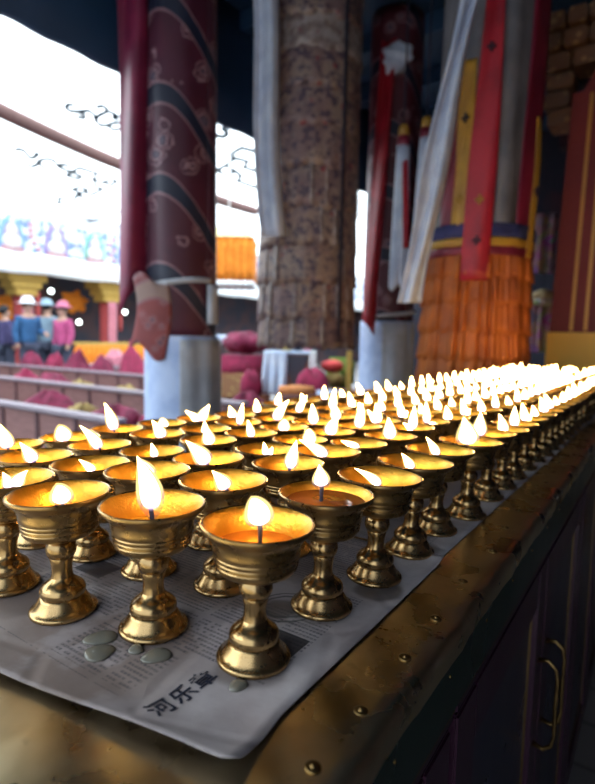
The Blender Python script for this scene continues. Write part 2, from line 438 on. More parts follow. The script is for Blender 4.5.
def wob(u, k): return .0007*sin(u*37+k) + .0005*sin(u*83+k*2.1) + .0003*sin(u*171+k)
PROF = [(-.66, 0), (-.40, 0), (-.165, 0), (-.150, -.0003), (-.140, -.0006), (-.128, -.0008), (-.118, -.0006), (-.112, -.0006), (-.1085, -.0016), (-.106, -.0040), (-.1052, -.0075), (-.1058, -.014), (-.1062, -.020)]
NU = 330; vs = []; fs = []; NP = len(PROF)
for i in range(NU+1):
    u = U_0 + (U_1-U_0)*i/NU
    for j, (v, dz) in enumerate(PROF):
        w = max(0, min(1, (v+.165)/.05))
        vs.append((v + wob(u, 1)*w*.8 - TW.x, u - TW.y, CT + dz - (abs(wob(u, 3)) + abs(wob(u*1.7+v*40, 5)))*w*.8 - TW.z))
for i in range(NU):
    for j in range(NP-1):
        a = i*NP+j; fs.append((a, a+NP, a+NP+1, a+1))
mb = MB().add(vs, fs); mb.obj('brass_sheet', M_TOP, top)
MB().box(-.66-TW.x, -.112-TW.x, U_0+.002-TW.y, U_1-.002-TW.y, CT-.052-TW.z, CT-.009-TW.z).obj('core_board', M_LACQ, top, smooth=False, bevel=.001)
MB().box(-.112-TW.x, -.1075-TW.x, U_0+.002-TW.y, U_1-.002-TW.y, CT-.066-TW.z, CT-.0195-TW.z).obj('green_nosing', M_GREEN, top, smooth=False, bevel=.0006)
nails = [onz(*q, CT) for q in [(313,765),(361,709),(405,656),(436,617),(463,580),(493,550)]]
us = [p.y for p in nails]; u = us[-1]
while u < 2.68: u += .079 + rnd.uniform(-.006, .006); nails.append(Vector((-.133 + rnd.uniform(-.004, .004), u, CT)))
ME_NAIL = MB().lathe([(0, .0013), (.0008, .0011), (.0013, .0006), (.0015, -.0001), (.0019, -.0003), (.0031, .0000), (.0040, -.0004), (.0041, -.002), (0, -.002)], 20).mesh('nail', M_NAIL)
for p in nails[:40]:
    o = link('nail', ME_NAIL, top); o.location = p - TW + Vector((0, 0, -.0004))
ME_RIV = MB().blob((0, 0, 0), (.0009, .0013, .0013), nu=10, nv=6).mesh('rivet', M_NAIL)
for k in range(28):
    o = link('rivet', ME_RIV, top); o.location = Vector((-.1052, .165 + .091*k, CT-.027)) - TW
# cabinets under it
def cabinet(u0, u1, label):
    c = empty('altar_cabinet', (-.37, (u0+u1)/2, 0), label, 'cabinet', 'lacquered cabinets under the brass counter')
    o = c.location
    def bx(name, x0, x1, y0, y1, z0, z1, mt, par=c, bev=.002):
        return MB().box(x0-o.x, x1-o.x, y0-o.y, y1-o.y, z0, z1).obj(name, mt, par, smooth=False, bevel=bev)
    F = -.118
    bx('carcass', -.64, F-.020, u0+.002, u1-.002, .06, CT-.053, M_LACQ)
    bx('plinth', -.62, F-.03, u0+.002, u1-.002, 0, .06, M_LACQ)
    bx('top_rail', F-.02, F, u0+.002, u1-.002, CT-.10, CT-.0535, M_MAROON)
    bx('gilt_line', F, F+.0015, u0+.004, u1-.004, CT-.089, CT-.0865, M_GILT, bev=0)
    um = (u0+u1)/2
    for k, (a, b) in enumerate(((u0+.006, um-.0025), (um+.0025, u1-.006))):
        d = bx('door_panel', F-.016, F-.008, a+.055, b-.055, .13, CT-.16, M_LACQ)
        d.name = 'door'
        def sub(name, *a_, **k_): return bx(name, *a_, par=d, **k_)
        z0, z1 = .075, CT-.104
        sub('stile', F-.02, F, a, a+.056, z0, z1, M_MAROON); sub('stile', F-.02, F, b-.056, b, z0, z1, M_MAROON)
        sub('rail', F-.02, F-.0005, a+.056, b-.056, z0, z0+.056, M_MAROON); sub('rail', F-.02, F-.0005, a+.056, b-.056, z1-.056, z1, M_MAROON)
        m2 = MB()
        for (p, q, r_, s_) in ((a+.06, a+.063, z0+.06, z1-.06), (b-.063, b-.06, z0+.06, z1-.06), (a+.06, b-.06, z0+.06, z0+.063), (a+.06, b-.06, z1-.063, z1-.06)):
            m2.box(F-.009-o.x, F-.006-o.x, p-o.y, q-o.y, r_, s_)
        m2.obj('gilt_beading', M_GILT, d, smooth=False)
        uh = (b-.028) if k == 0 else (a+.028); zt, zb = .672, .545
        h = MB(); X0 = F-.0005
        pts = [(X0, uh, zt), (X0+.014, uh, zt+.003), (X0+.024, uh, zt-.006), (X0+.027, uh, zt-.022), (X0+.026, uh, (zt+zb)/2), (X0+.027, uh, zb+.022), (X0+.024, uh, zb+.006), (X0+.014, uh, zb-.003), (X0, uh, zb)]
        h.tube([(p[0]-o.x, p[1]-o.y, p[2]) for p in pts], [.0038, .0034, .0031, .0028, .0033, .0028, .0031, .0034, .0038], 8)
        for zz in (zt, zb): h.lathe([(0, -.001), (.009, -.001), (.009, .001), (0, .001)], 12, (X0-.0005-o.x+.0005, uh-o.y, zz), sx=.25)
        h.obj('handle', M_NAIL, d)
cabinet(-.43, .405, 'dark lacquered cabinet under the near end of the brass counter')
cabinet(.409, 1.245, 'dark lacquered cabinet whose bow handles catch the light at lower right')
cabinet(1.249, 2.085, 'dark lacquered cabinet third from the near end of the counter')
cabinet(2.089, 2.75, 'dark lacquered cabinet at the far end of the counter')
# ------------------------------------------------------------------ newspaper
g = G('newsprint'); x, y, z = g.xyz()
row = y / .0040; rf = row.fract(); ri = row.floor()
ch = x / .0030; ci = ch.floor(); cf = ch.fract()
ink = g.noise(1500, 2, .6)
cell = g.white(g.comb(ci, ri, 3.0))
line = rf.band(.22, .74, .08) * cf.band(.08, .92, .06) * (cell.gt(.10))
blk = g.white(g.comb((x/.052).floor(), (y/.045).floor(), 7.0)).gt(.22)
gut = (x/.052).fract().band(.05, .95, .01) * (y/.045).fract().band(.05, .95, .01)
clear = (1 - x.gt(-.178)) * (1 - y.lt(.232) * x.gt(-.236)) * y.gt(.176)
text = line * blk * gut * clear * (ink.sm(.38, .55) * .75 + .1)
n = g.noise(14, 5, .6); n2 = g.noise(40, 4)
paper = g.mix(n.sm(.35, .7), (.50, .41, .39), (.70, .62, .60))
oil = n.sm(.40, .56) * (x.sm(-.19, -.25))
paper = g.mix(oil * .75, paper, (.25, .165, .125))
paper = g.mix(text * .9, paper, (.05, .05, .07))
def dist(cx_, cy_): return ((x-cx_)*(x-cx_) + (y-cy_)*(y-cy_)).pow(.5) + (n2-.5)*.010
wet = oil * .6
for px, py, r_, dark in [(282,610,.016,.7),(378,592,.020,.75),(50,560,.03,.5),(250,668,.024,.55),(318,610,.026,.45),(370,583,.026,.4),(300,575,.02,.3),(158,632,.028,.3),(205,585,.03,.45),(20,600,.03,.4),(110,575,.025,.5),(415,548,.024,.35)]:
    p = onz(px, py, CT); s = 1 - dist(p.x, p.y).sm(r_*.75, r_*1.05)
    paper = g.mix(s * dark, paper, (.09, .07, .065)); wet = wet.max(s)
p = onz(287, 608, CT); dd = dist(p.x, p.y)
paper = g.mix(dd.band(.016, .018, .0012).max(dd.band(.021, .0225, .001)) * .8, paper, (.03, .03, .035))
for (q0, q1) in [((262, 640), (296, 645)), ((84, 572), (112, 566))]:
    a0, a1 = onz(*q0, CT), onz(*q1, CT)
    c_ = (a0 + a1) / 2
    paper = g.mix((x-c_.x).abs().lt(.017) * (y-c_.y).abs().lt(.012) * .9, paper, (.035, .03, .035))
rg = 1 - wet * .55
g.bsdf(paper, rg * .75, normal=g.bump(g.noise(13, 2, .5) + X(g.t, g.vor(9, None, 'Distance', 'DISTANCE_TO_EDGE')).sm(.0, .06) * .12 + g.noise(160, 2) * .03, .55, .010)); M_NEWS = g.m
def newspaper(u0f, u1f, v0, v1f, zb, label, lift, seed):
    def fn(s, t):
        vv = v0 + (v1f(0) - v0) * t
        ua, ub = u0f(vv), u1f(vv); u_ = ua + (ub-ua)*s
        vr = v1f(u_); vv = v0 + (vr - v0) * t
        zz = zb
        if lift:
            e = max(0, 1 - (u_-ua)/.036); zz += lift * e*e * (0.75 + .25*sin(vv*31+1))
            e = max(0, 1 - (vr-vv)/.020) * (.4 + .6*max(0, 1-(u_-ua)/.3)); zz += .0016*e*e
        e = max(0, 1 - (ub-u_)/.02); 
        zz += .004*e*e * max(0, 1 - (vr-vv)/.05)
        # corner rounded off
        cr = .007; du, dv = u_-ua, vr-vv
        if du < cr and dv < cr and lift:
            k = math.hypot(cr-du, cr-dv)
            if k > cr: f_ = cr/k; u_ = ua + cr - (cr-du)*f_; vv = vr - cr + (cr-dv)*f_
        return (vv, u_, zz)
    o = MB().sheet(fn, 60, 60, .0005).obj('newspaper_sheet', M_NEWS)
    return tag(o, label, 'newspaper', 'newspaper sheets under the lamps')
near = newspaper(lambda v: .169 + (v+.1465)*.145, lambda v: .470, -.625, lambda u: -.154 + .0075*max(0, 1-(u-.169)/.05), CT+.0007, 'crumpled newspaper sheet with black headline at the near end of the counter', .0085, 1)
newspaper(lambda v: .476, lambda v: .95, -.62, lambda u: -.158 + .012*max(0, u-.45), CT+.0006, 'newspaper sheet lying just beyond the near headline sheet', 0, 2)
newspaper(lambda v: .955, lambda v: 1.50, -.62, lambda u: -.150, CT+.0006, 'newspaper sheet under the lamps at mid counter', 0, 3)
newspaper(lambda v: 1.505, lambda v: 2.08, -.62, lambda u: -.145, CT+.0006, 'newspaper sheet under the far crowded lamps', 0, 4)
newspaper(lambda v: 2.085, lambda v: 2.66, -.62, lambda u: -.145, CT+.0006, 'newspaper sheet at the very far end of the counter', 0, 5)
g = G('ink'); g.bsdf((.025, .028, .05), .6); M_INK = g.m
cu = bpy.data.curves.new('headline', 'FONT'); cu.body = '\u6cb3\u4e50\u7ae0'; cu.size = .0150; cu.extrude = .00008; cu.space_character = 1.14; cu.offset = .00022
tmp = bpy.data.objects.new('headline_tmp', cu); COL.objects.link(tmp)
dg = bpy.context.evaluated_depsgraph_get()
me = bpy.data.meshes.new_from_object(tmp.evaluated_get(dg)); bpy.data.objects.remove(tmp)
me.name = 'headline'; me.materials.clear(); me.materials.append(M_INK)
ht = link('headline', me, near)
ht.rotation_euler.z = PI/2; ht.location = (-.2035, .1765, CT + .0014)
for v_ in me.vertices:                                      # follow the sheet where it curls up
    uu = .1765 + v_.co.x; vv = -.2035 - v_.co.y
    ua = .169 + (vv+.1465)*.145; e = max(0, 1-(uu-ua)/.036); v_.co.z += .0085*e*e*(0.75+.25*sin(vv*31+1)) + .0014*e
    
ht['label'] = 'large black printed headline characters'
g = G('spilt_wax'); n = g.noise(120, 2); g.bsdf(g.mix(n, (.20, .185, .14), (.27, .25, .20)), .10, Coat_Weight=.6); M_WAX = g.m
for (px, py, a, b, lab) in [(101,638,.0105,.0062,'pale green wax drop on the newspaper, upper of the two left ones'), (99,653,.0105,.0058,'pale green wax drop on the newspaper, lower and flatter of the two left ones'),
        (136,650,.0055,.0035,'small pale wax drop just below the lamp with the tall flame'), (157,656,.0095,.0055,'pale wax drop right of the others below the tall flame lamp'), (238,686,.0060,.0035,'small wax drop in front of the lamp nearest the paper corner')]:
    p = onz(px, py, CT + .001)
    o = MB().lathe([(0, .0019), (.35, .0018), (.65, .0014), (.88, .0007), (1.0, -.0003), (0, -.0004)], 26).obj('wax_drop', M_WAX)
    for v_ in o.data.vertices:
        an = math.atan2(v_.co.y, v_.co.x); k = 1 + .10*sin(2*an+px) + .07*sin(3*an+py)
        v_.co = Vector((R0 * (v_.co.x*a*k) + FH * (v_.co.y*b*1.5*k))) + Vector((0, 0, v_.co.z))
    o.location = (p.x, p.y, CT + .0014); tag(o, lab, 'wax', 'wax drops on the newspaper')
# ------------------------------------------------------------------ the gallery and the court beyond it
def struct(name, mb, mt, **k): o = mb.obj(name, mt, **k); o['kind'] = 'structure'; return o
g = G('flagstone'); x, y, z = g.xyz(); n = g.noise(3, 5)
br = g.n('TexBrick'); br.inputs['Scale'].default_value = 1.3; br.inputs['Color1'].default_value = (.16,.15,.15,1); br.inputs['Color2'].default_value = (.22,.20,.19,1); br.inputs['Mortar'].default_value = (.07,.065,.06,1); br.inputs['Mortar Size'].default_value = .01
g.t.links.new(g.tc(), br.inputs['Vector']); g.bsdf(g.mix(n*.5, X(g.t, br.outputs[0]), (.10, .09, .09)), .5, normal=g.bump(n, .2, .01)); M_FLOOR = g.m
g = G('haze_blue_timber'); n = g.noise(5, 5); g.bsdf(g.mix(n, (.014, .050, .115), (.024, .075, .155)), .6, normal=g.bump(n, .2, .01)); M_TIMBER = g.m  # blue veil of lens glare put into the dark timber's colour
g = G('dark_wall'); n = g.noise(2.5, 5); n2 = g.noise(9, 3)
g.bsdf(g.mix(n.sm(.5, .7)*.6, (.020, .022, .040), (.07, .02, .03)), .8, normal=g.bump(n2, .3, .01)); M_DARK = g.m
g = G('arcade_wall'); n = g.noise(1.6, 4); g.bsdf(g.mix(n.sm(.4, .65), (.05, .05, .07), (.11, .06, .06)), .8); M_ARC = g.m
struct('floor', MB().box(-13.5, 1.6, -7, 24, -.1, 0), M_FLOOR, smooth=False)
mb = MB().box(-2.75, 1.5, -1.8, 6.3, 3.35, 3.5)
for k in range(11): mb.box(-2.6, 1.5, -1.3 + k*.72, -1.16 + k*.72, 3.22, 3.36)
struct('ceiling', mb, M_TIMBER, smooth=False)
struct('wall_far', MB().box(-2.62, 1.5, 6.0, 6.25, 0, 3.36), M_DARK, smooth=False)
struct('wall_right', MB().box(1.3, 1.5, -1.8, 6.05, 0, 3.36), M_DARK, smooth=False)
# eave of the gallery, its lower edge a little scalloped
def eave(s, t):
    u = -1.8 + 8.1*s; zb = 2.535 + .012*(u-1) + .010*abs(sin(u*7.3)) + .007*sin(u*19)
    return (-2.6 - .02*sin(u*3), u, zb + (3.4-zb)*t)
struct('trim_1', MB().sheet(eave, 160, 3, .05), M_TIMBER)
# courtyard
struct('wall_left', MB().box(-13.2, -13.0, -7, 24, 0, 4.4), M_ARC, smooth=False)
g = G('upper_wall'); g.bsdf((.75, .76, .78), .8); M_UPPER = g.m
struct('trim_2', MB().box(-11.5, -11.2, -7, 24, 2.7, 4.2).box(-13.0, -11.2, -7, 24, 2.62, 2.7), M_UPPER, smooth=False)
struct('wall_courtyard', MB().box(-13.0, 1.5, 23.6, 24, 0, 4.6), M_ARC, smooth=False)
# white canopy over the court: sunlit from above, glowing through
KC = .170
def canz(x): return 3.80 + (x + 11) * KC
def oncan(px, py, dz=-.02):
    v = ray(px, py); t = (3.80 + 11*KC - CAM.z) / (v.z - KC*v.x)
    p = CAM + v*t; return p + Vector((0, 0, dz))
g = G('canopy_cotton')
tl = g.n('BsdfTranslucent'); df = g.n('BsdfDiffuse'); mx = g.n('MixShader')
n = g.noise(1.2, 3)
c_ = g.mix(n, (.86, .92, .95), (.92, .96, .97))
g.put(tl.inputs[0], c_); g.put(df.inputs[0], c_); mx.inputs[0].default_value = .35
g.t.links.new(tl.outputs[0], mx.inputs[1]); g.t.links.new(df.outputs[0], mx.inputs[2]); g.t.links.new(mx.outputs[0], g.out.inputs[0]); M_CAN = g.m
can = empty('courtyard_canopy', (-7, 8, canz(-7)), 'huge white cotton canopy with dark knot patterns stretched over the courtyard', 'canopy')
CO = can.location
vs = []; fs = []; nx, ny = 20, 40
for i in range(nx+1):
    for j in range(ny+1):
        x_ = -11.4 + 8.9*i/nx; y_ = -8 + 32*j/ny
        vs.append((x_ - CO.x, y_ - CO.y, canz(x_) - CO.z + .0*sin(y_)))
for i in range(nx):
    for j in range(ny): a_ = i*(ny+1)+j; fs.append((a_, a_+ny+1, a_+ny+2, a_+1))
MB().add(vs, fs).obj('canopy_cloth', M_CAN, can)
M_APP = cloth_mat('applique_cloth', (.015, .03, .045), rough=.9); M_SEAM = cloth_mat('seam_cloth', (.20, .11, .10), rough=.9)
def smooth_line(pts, k=6):
    out = []
    P_ = [pts[0]] + list(pts) + [pts[-1]]
    for i in range(1, len(P_)-2):
        p0, p1, p2, p3 = [Vector((*q, 0)) for q in P_[i-1:i+3]]
        for s in range(k):
            t = s/k
            out.append(.5*((2*p1) + (p2-p0)*t + (2*p0-5*p1+4*p2-p3)*t*t + (3*p1-p0-3*p2+p3)*t**3))
    out.append(Vector((*pts[-1], 0))); return out
def applique(lines, w, curved=True, mt=None, name='knot_applique', dz=-.05):
    mb = MB(); w *= 1.35
    for L_ in lines:
        q = smooth_line(L_) if curved else [Vector((*p, 0)) for p in L_]
        mb.tube([oncan(p.x, p.y, dz) - CO for p in q], w, 6)
    return mb.obj(name, mt or M_APP, can)
def zz(L_, s=4.577, ox=0, oy=80): return [(ox + a/s, oy + b/s) for a, b in L_]
applique([zz(L_) for L_ in [
    [(338,100),(318,95),(302,104),(312,120),(340,128),(375,126),(405,125),(432,145),(438,170),(460,190),(490,192)],
    [(355,150),(370,158),(388,155),(380,140),(362,130)], [(440,108),(465,103),(485,110),(490,125),(470,138),(448,150),(440,172)],
    [(488,125),(515,135),(538,150),(530,160),(515,155)], [(490,194),(515,183),(560,180)], [(500,200),(520,213),(545,208)]]], .022)
applique([zz(L_) for L_ in [
    [(68,305),(95,303),(115,315),(130,335),(150,342),(175,325),(155,322)],
    [(125,375),(145,382),(165,375),(180,355),(215,348),(245,355),(265,380),(290,395),(325,405)],
    [(180,362),(195,385),(230,392)], [(265,378),(290,372),(315,380)]]], .024)
applique([zz(L_) for L_ in [
    [(305,425),(335,405),(360,388),(445,415),(425,440),(475,460),(500,435),(535,452),(510,468),(470,455)],
    [(305,425),(355,442),(375,430),(330,408)], [(430,445),(435,470),(470,488),(415,515),(385,500),(400,490),(365,475),(330,490),(375,505),(395,495)],
    [(375,505),(345,520),(340,545)], [(350,515),(385,530)]]], .026, False)
applique([zz(L_) for L_ in [[(250,562),(275,545),(265,532),(300,525)], [(270,550),(298,560)], [(226,533),(236,536)]]], .022)
applique([zz(L_, 2.705, 200, 0) for L_ in [[(48,452),(70,440),(95,455),(75,470),(48,455)], [(70,440),(95,420),(80,412),(112,392),(150,402)], [(95,455),(112,470),(100,482),(150,500)], [(95,420),(130,430),(118,445),(150,455)]]], .030, False)
applique([zz(L_, 2.705, 200, 0) for L_ in [[(35,352),(60,362),(75,350),(60,340)]]], .030)
applique([[(-30,88),(0,103),(60,132),(123,160),(215,194),(255,207)]], .085, True, M_SEAM, 'seam_band', -.10)
applique([[(25,217),(60,221),(90,218),(123,208)]], .020, True, M_APP, 'edge_cord', -.05)
# frieze of seated figures and white valance on the far side of the court
g = G('painted_frieze'); n = g.noise(9, 3, .6); vo = X(g.t, g.vor(6))
g.bsdf(g.mix(n.sm(.46, .56), g.mix(vo.sm(.1, .5), (.66, .70, .84), (.84, .88, .92)), (.20, .30, .62)), .8); M_FRZ = g.m
fz = empty('painted_frieze', (-11.12, 12, 2.75), 'painted frieze of seated figures in arches above the white valance across the court', 'frieze')
FO = fz.location
MB().box(-.05, .05, -14, 11.5, 0, .74).obj('frieze_board', M_FRZ, fz, smooth=False, bevel=.01)
hal = [cloth_mat('halo_' + n_, c) for n_, c in (('green', (.22, .56, .42)), ('orange', (.80, .42, .20)), ('blue', (.25, .45, .68)), ('violet', (.42, .32, .64)))]
M_FIG = cloth_mat('figure_white', (.80, .78, .76)); M_ROSE = cloth_mat('figure_rose', (.72, .40, .44)); M_BLU = cloth_mat('figure_blue', (.30, .34, .62))
y_ = 5.95 - .96*2; k = 0
while y_ < 19.5:                                             # one seated figure and one flower spray per bay
    f = MB(); f.blob((.07, y_-FO.y, .20), (.06, .20, .17)).blob((.08, y_-FO.y, .40), (.06, .105, .15)).blob((.09, y_-FO.y, .585), (.05, .055, .07))
    fo = f.obj('seated_figure', M_FIG, fz)
    MB().sheet(lambda s, t: (.055, y_-FO.y + (s-.5)*.54*math.sqrt(max(0.02, 1-(t*.97)**2.4)), .06 + .63*t), 8, 10, .02).obj('arch', hal[k % 4], fo)
    MB().sheet(lambda s, t: (.064, y_-FO.y + (s-.5)*.38*math.sqrt(max(0.02, 1-(t*.97)**2.4)), .08 + .50*t), 8, 10, .02).obj('inner_arch', M_BLU if k % 2 else hal[3], fo)
    MB().box(.04, .12, y_-FO.y-.24, y_-FO.y+.24, .02, .09).obj('lotus_seat', M_ROSE, fo, smooth=False, bevel=.02)
    mb = MB()
    for q in range(5): mb.blob((.06, y_-FO.y+.48+rnd.uniform(-.09, .09), .12+.12*q), (.03, .06, .05), nu=8, nv=6)
    mb.obj('flower_ornament', M_ROSE if k % 3 else M_FIG, fz)
    y_ += .96; k += 1
M_WHITE = cloth_mat('white_cotton', (.92, .94, .95), (.88, .91, .93), 8, .2)
o = MB().sheet(lambda s, t: (-11.0 + .035*sin(s*190) + .02*sin(s*77), -2 + 25*s, 2.76 - .43*t + .012*sin(s*95)*t), 400, 4, .02).obj('white_valance', M_WHITE)
tag(o, 'long white cloth valance below the painted frieze across the court', 'valance')
# arcade pillars
M_YEL = cloth_mat('yellow_paint', (.62, .40, .09)); M_REDP = cloth_mat('red_paint', (.42, .06, .06)); M_PINK = cloth_mat('pink_cloth', (.62, .22, .28))
M_OR = cloth_mat('orange_cloth', (.85, .27, .02), (.70, .20, .01), 10)
for px, lab in [(22, 'court pillar with yellow capital at the left margin'), (107, 'court pillar with yellow capital just left of the big maroon wrapped pillar')]:
    p = onx(px, 300, -11.45); e = empty('court_pillar', (p.x, p.y, 0), lab, 'pillar', 'pillars across the court')
    MB().lathe([(0,0),(.24,0),(.24,.12),(.19,.16),(.18,1.9),(0,1.9)], 20).obj('shaft', M_REDP, e)
    MB().box(-.30,.30,-.42,.42,2.2,2.45).box(-.26,.26,-.32,.32,2.05,2.2).box(-.22,.22,-.24,.24,1.9,2.05).obj('capital', M_YEL, e, smooth=False, bevel=.02)
    MB().sheet(lambda s, t: (.20, -.12+.24*s+.01*sin(t*9), 1.9-1.5*t), 4, 10, .02).obj('hanging_strip', M_PINK, e)
    MB().sheet(lambda s, t: (.18, .20+.10*s, 2.0-.8*t), 3, 6, .02).obj('hanging_strip', M_REDP, e)
for px, py, w, hh, lab in [(74, 302, .36, .26, 'orange cloud shaped hanging in the dark arcade'), (5, 308, .30, .30, 'orange hanging at the left margin of the arcade')]:
    p = onx(px, py, -12.0)
    o = MB().blob((0,0,0), (.05, w, hh), lambda d: .18*sin(6*math.atan2(d.z, d.y)) + .08*sin(11*math.atan2(d.z, d.y)), 30, 14).obj('cloud_hanging', M_OR); o.location = p
    tag(o, lab, 'hanging')
# lamps of the arcade: small round bulbs
g = G('bulb_glow'); em = g.n('Emission'); em.inputs[0].default_value = (.85, 1, .95, 1); em.inputs[1].default_value = 6; g.t.links.new(em.outputs[0], g.out.inputs[0]); M_BULB = g.m
for px, py, lab in [(51, 291, 'small lit bulb hanging in the arcade, upper left one'), (79, 322, 'small lit bulb low in the arcade beside the pink clad person'), (125, 312, 'small lit bulb in the arcade near the wrapped pillar')]:
    p = onx(px, py, -12.2); e = empty('light_bulb', p, lab, 'bulb', 'bulbs in the arcade')
    MB().blob((0,0,0), (.055,.055,.06), nu=14, nv=10).obj('glass', M_BULB, e)
    MB().lathe([(0,.05),(.025,.05),(.025,.10),(.006,.11),(.006,2.62-p.z),(0,2.62-p.z)], 10).obj('cord', M_DARK, e)
# low orange wall / long altar table across the court
o = onx(91, 340, -10.6)
e = empty('long_altar_table', (o.x, o.y, 0), 'long low table with orange cloth front across the court', 'table')
MB().box(-.3, .3, -.85, 1.6, .86, .93).obj('table_top', M_YEL, e, smooth=False, bevel=.01)
MB().sheet(lambda s, t: (.31 + .02*sin(s*120), -.85 + 2.45*s, .86 - .80*t), 160, 3, .02).obj('cloth_front', M_OR, e)
for s in (-1, 1):
    for yy in (-.75, 1.5): MB().box(s*.26-.04, s*.26+.04, yy-.04, yy+.04, 0, .86).obj('leg', M_REDP, e, smooth=False)
# ------------------------------------------------------------------ benches in rows, robes and cushions on them
M_BENCH = wood_mat('bench_wood', (.25, .125, .115), (.17, .08, .075), .6); M_BTOP = wood_mat('bench_top_wood', (.30, .25, .28), (.22, .18, .21), .55)  # top tone: worn wood plus the canopy's lilac highlight painted in
M_BDARK = wood_mat('bench_stile_wood', (.10, .045, .05), (.07, .03, .035), .6)
ROBE = cloth_mat('maroon_robe', (.20, .010, .048), (.12, .006, .03), 14, .3); ROBE2 = cloth_mat('crimson_robe', (.28, .014, .06), (.18, .01, .04), 14, .3)
MUST = cloth_mat('mustard_cloth', (.34, .24, .08), (.24, .16, .05), 14, .3)
ROWX = {2.1: (-9.2, -2.75), 3.3: (-9.4, -2.75), 4.7: (-9.4, -4.7)}
for (u, (x0, x1)), lab in zip(ROWX.items(), ('long low bench in the front row, nearest the lamps', 'long low bench in the middle row of the court', 'long low bench in the third row, farthest of the three')):
    e = empty('prayer_bench', ((x0+x1)/2, u, 0), lab, 'bench', 'benches in rows in the court'); h = (x1-x0)/2
    MB().box(-h, h, -.03, .07, .57, .60).obj('bench_top', M_BTOP, e, smooth=False, bevel=.006)
    MB().box(-h, h, 0, .03, .04, .56).obj('front_panel', M_BENCH, e, smooth=False)
    MB().box(-h, h, .03, .50, .36, .40).obj('seat', ROBE2, e, smooth=False); MB().box(-h, h, .46, .49, .0, .36).obj('back_panel', M_BENCH, e, smooth=False)
    MB().box(-h, h, -.012, 0, 0, .07).obj('skirting', M_BDARK, e, smooth=False)
    k = -h + .02
    while k < h: MB().box(k, k+.035, -.012, .0, .07, .56).obj('stile', M_BDARK, e, smooth=False); k += .46
def heap(name, px, py, u, wx, wy, hz, mt, lab, cat, peak=0, seed=0, group=None, zt=.40):
    v = ray(px, py); t = u / v.y; p = CAM + v*t                 # where the sight line crosses the bench's row
    q = random.Random(seed); ph = [q.uniform(0, 6) for _ in range(4)]
    def fn(d):
        a = math.atan2(d.y, d.x); return .10*sin(3*a+ph[0]) + .07*sin(5*a+ph[1]) + .06*sin(9*d.z+ph[2]) + .06*sin(8*d.x+5*d.y+ph[3])
    hz = hz + .10; wy = min(wy, .16) + .02
    mb = MB().blob((0, 0, 0), (wx, wy, hz), fn, 28, 16)
    o = mb.obj(name, mt)
    for w in o.data.vertices:
        if w.co.z < -.25*hz: w.co.z = -.25*hz
        if peak and w.co.z > 0:
            s = (w.co.z/hz)**1.6; r = math.hypot(w.co.x/wx, w.co.y/wy)
            a_ = math.atan2(w.co.y, w.co.x); kk = max(0, 1-r*(1+.25*sin(3*a_+ph[3])))
            w.co.z += peak*.85 * kk**1.5 * (1+.15*sin(9*r+ph[0])); w.co.x += peak*(.45*sin(ph[1]))*s*kk
    mn = min(w.co.z for w in o.data.vertices)
    o.location = (p.x, u + .28, zt - mn + .002)
    return tag(o, lab, cat, group)
GR = 'robes and cushions on the benches'
H = heap
H('folded_robe', 14, 392, 2.1, .26, .15, .10, ROBE, 'maroon robe heaped at the left end of the front bench', 'robe', 0, 1, GR)
H('cushion_cloth', 46, 404, 2.1, .13, .12, .055, MUST, 'mustard cloth lying beside the maroon robe on the front bench', 'cloth', 0, 2, GR)
H('folded_robe', 82, 409, 2.1, .27, .15, .085, ROBE, 'wide maroon robe in the middle of the front bench', 'robe', 0, 3, GR)
H('folded_robe', 124, 415, 2.1, .13, .12, .075, ROBE2, 'crimson robe tucked against the white pillar cloth, front bench', 'robe', .03, 4, GR)
H('folded_robe', 30, 373, 3.3, .34, .16, .09, ROBE, 'maroon robe spread on the middle bench near the left margin', 'robe', 0, 5, GR)
H('folded_robe', 2, 372, 3.3, .20, .16, .09, ROBE2, 'crimson robe at the left margin on the middle bench', 'robe', .03, 15, GR)
H('cushion_cloth', 57, 379, 3.3, .17, .12, .06, MUST, 'mustard cloth on the left of the middle bench', 'cloth', 0, 6, GR)
H('cushion_cloth', 104, 385, 3.3, .22, .12, .05, MUST, 'mustard cloth on the middle bench close to the wrapped pillar', 'cloth', 0, 7, GR)
H('folded_robe', 16, 357, 4.7, .26, .18, .12, ROBE, 'maroon robe with a low peak, leftmost on the third bench', 'robe', .16, 8, GR)
H('folded_robe', 38, 358, 4.7, .20, .18, .11, ROBE2, 'crimson robe standing in a narrow peak on the third bench', 'robe', .20, 9, GR)
H('folded_robe', 60, 361, 4.7, .24, .18, .12, ROBE, 'maroon robe standing in a tall peak on the third bench', 'robe', .27, 10, GR)
H('folded_robe', 86, 365, 4.7, .28, .18, .12, ROBE, 'maroon robe with a leaning peak, middle of the third bench', 'robe', .16, 11, GR)
H('folded_robe', 120, 368, 4.7, .34, .18, .15, ROBE2, 'large crimson robe with the highest peak beside the wrapped pillar', 'robe', .36, 12, GR)
H('cushion_cloth', 102, 360, 5.6, .22, .14, .10, M_PINK, 'pink cushion behind the peaked robes on the third bench', 'cushion', 0, 13, GR, .602)
H('folded_robe', 225, 393, 3.3, .20, .15, .08, ROBE, 'maroon robe on the right end of the middle bench', 'robe', .02, 14, GR)
# the fourth row, seen only behind the robes
e = empty('prayer_bench', (-7.2, 5.62, 0), 'low bench just behind the peaked robes in the far court', 'bench', 'benches in rows in the court')
MB().box(-1.2, 1.2, 0, .4, .54, .60).obj('bench_top', M_BTOP, e, smooth=False, bevel=.006); MB().box(-1.2, 1.2, .02, .35, 0, .54).obj('front_panel', M_BENCH, e, smooth=False)
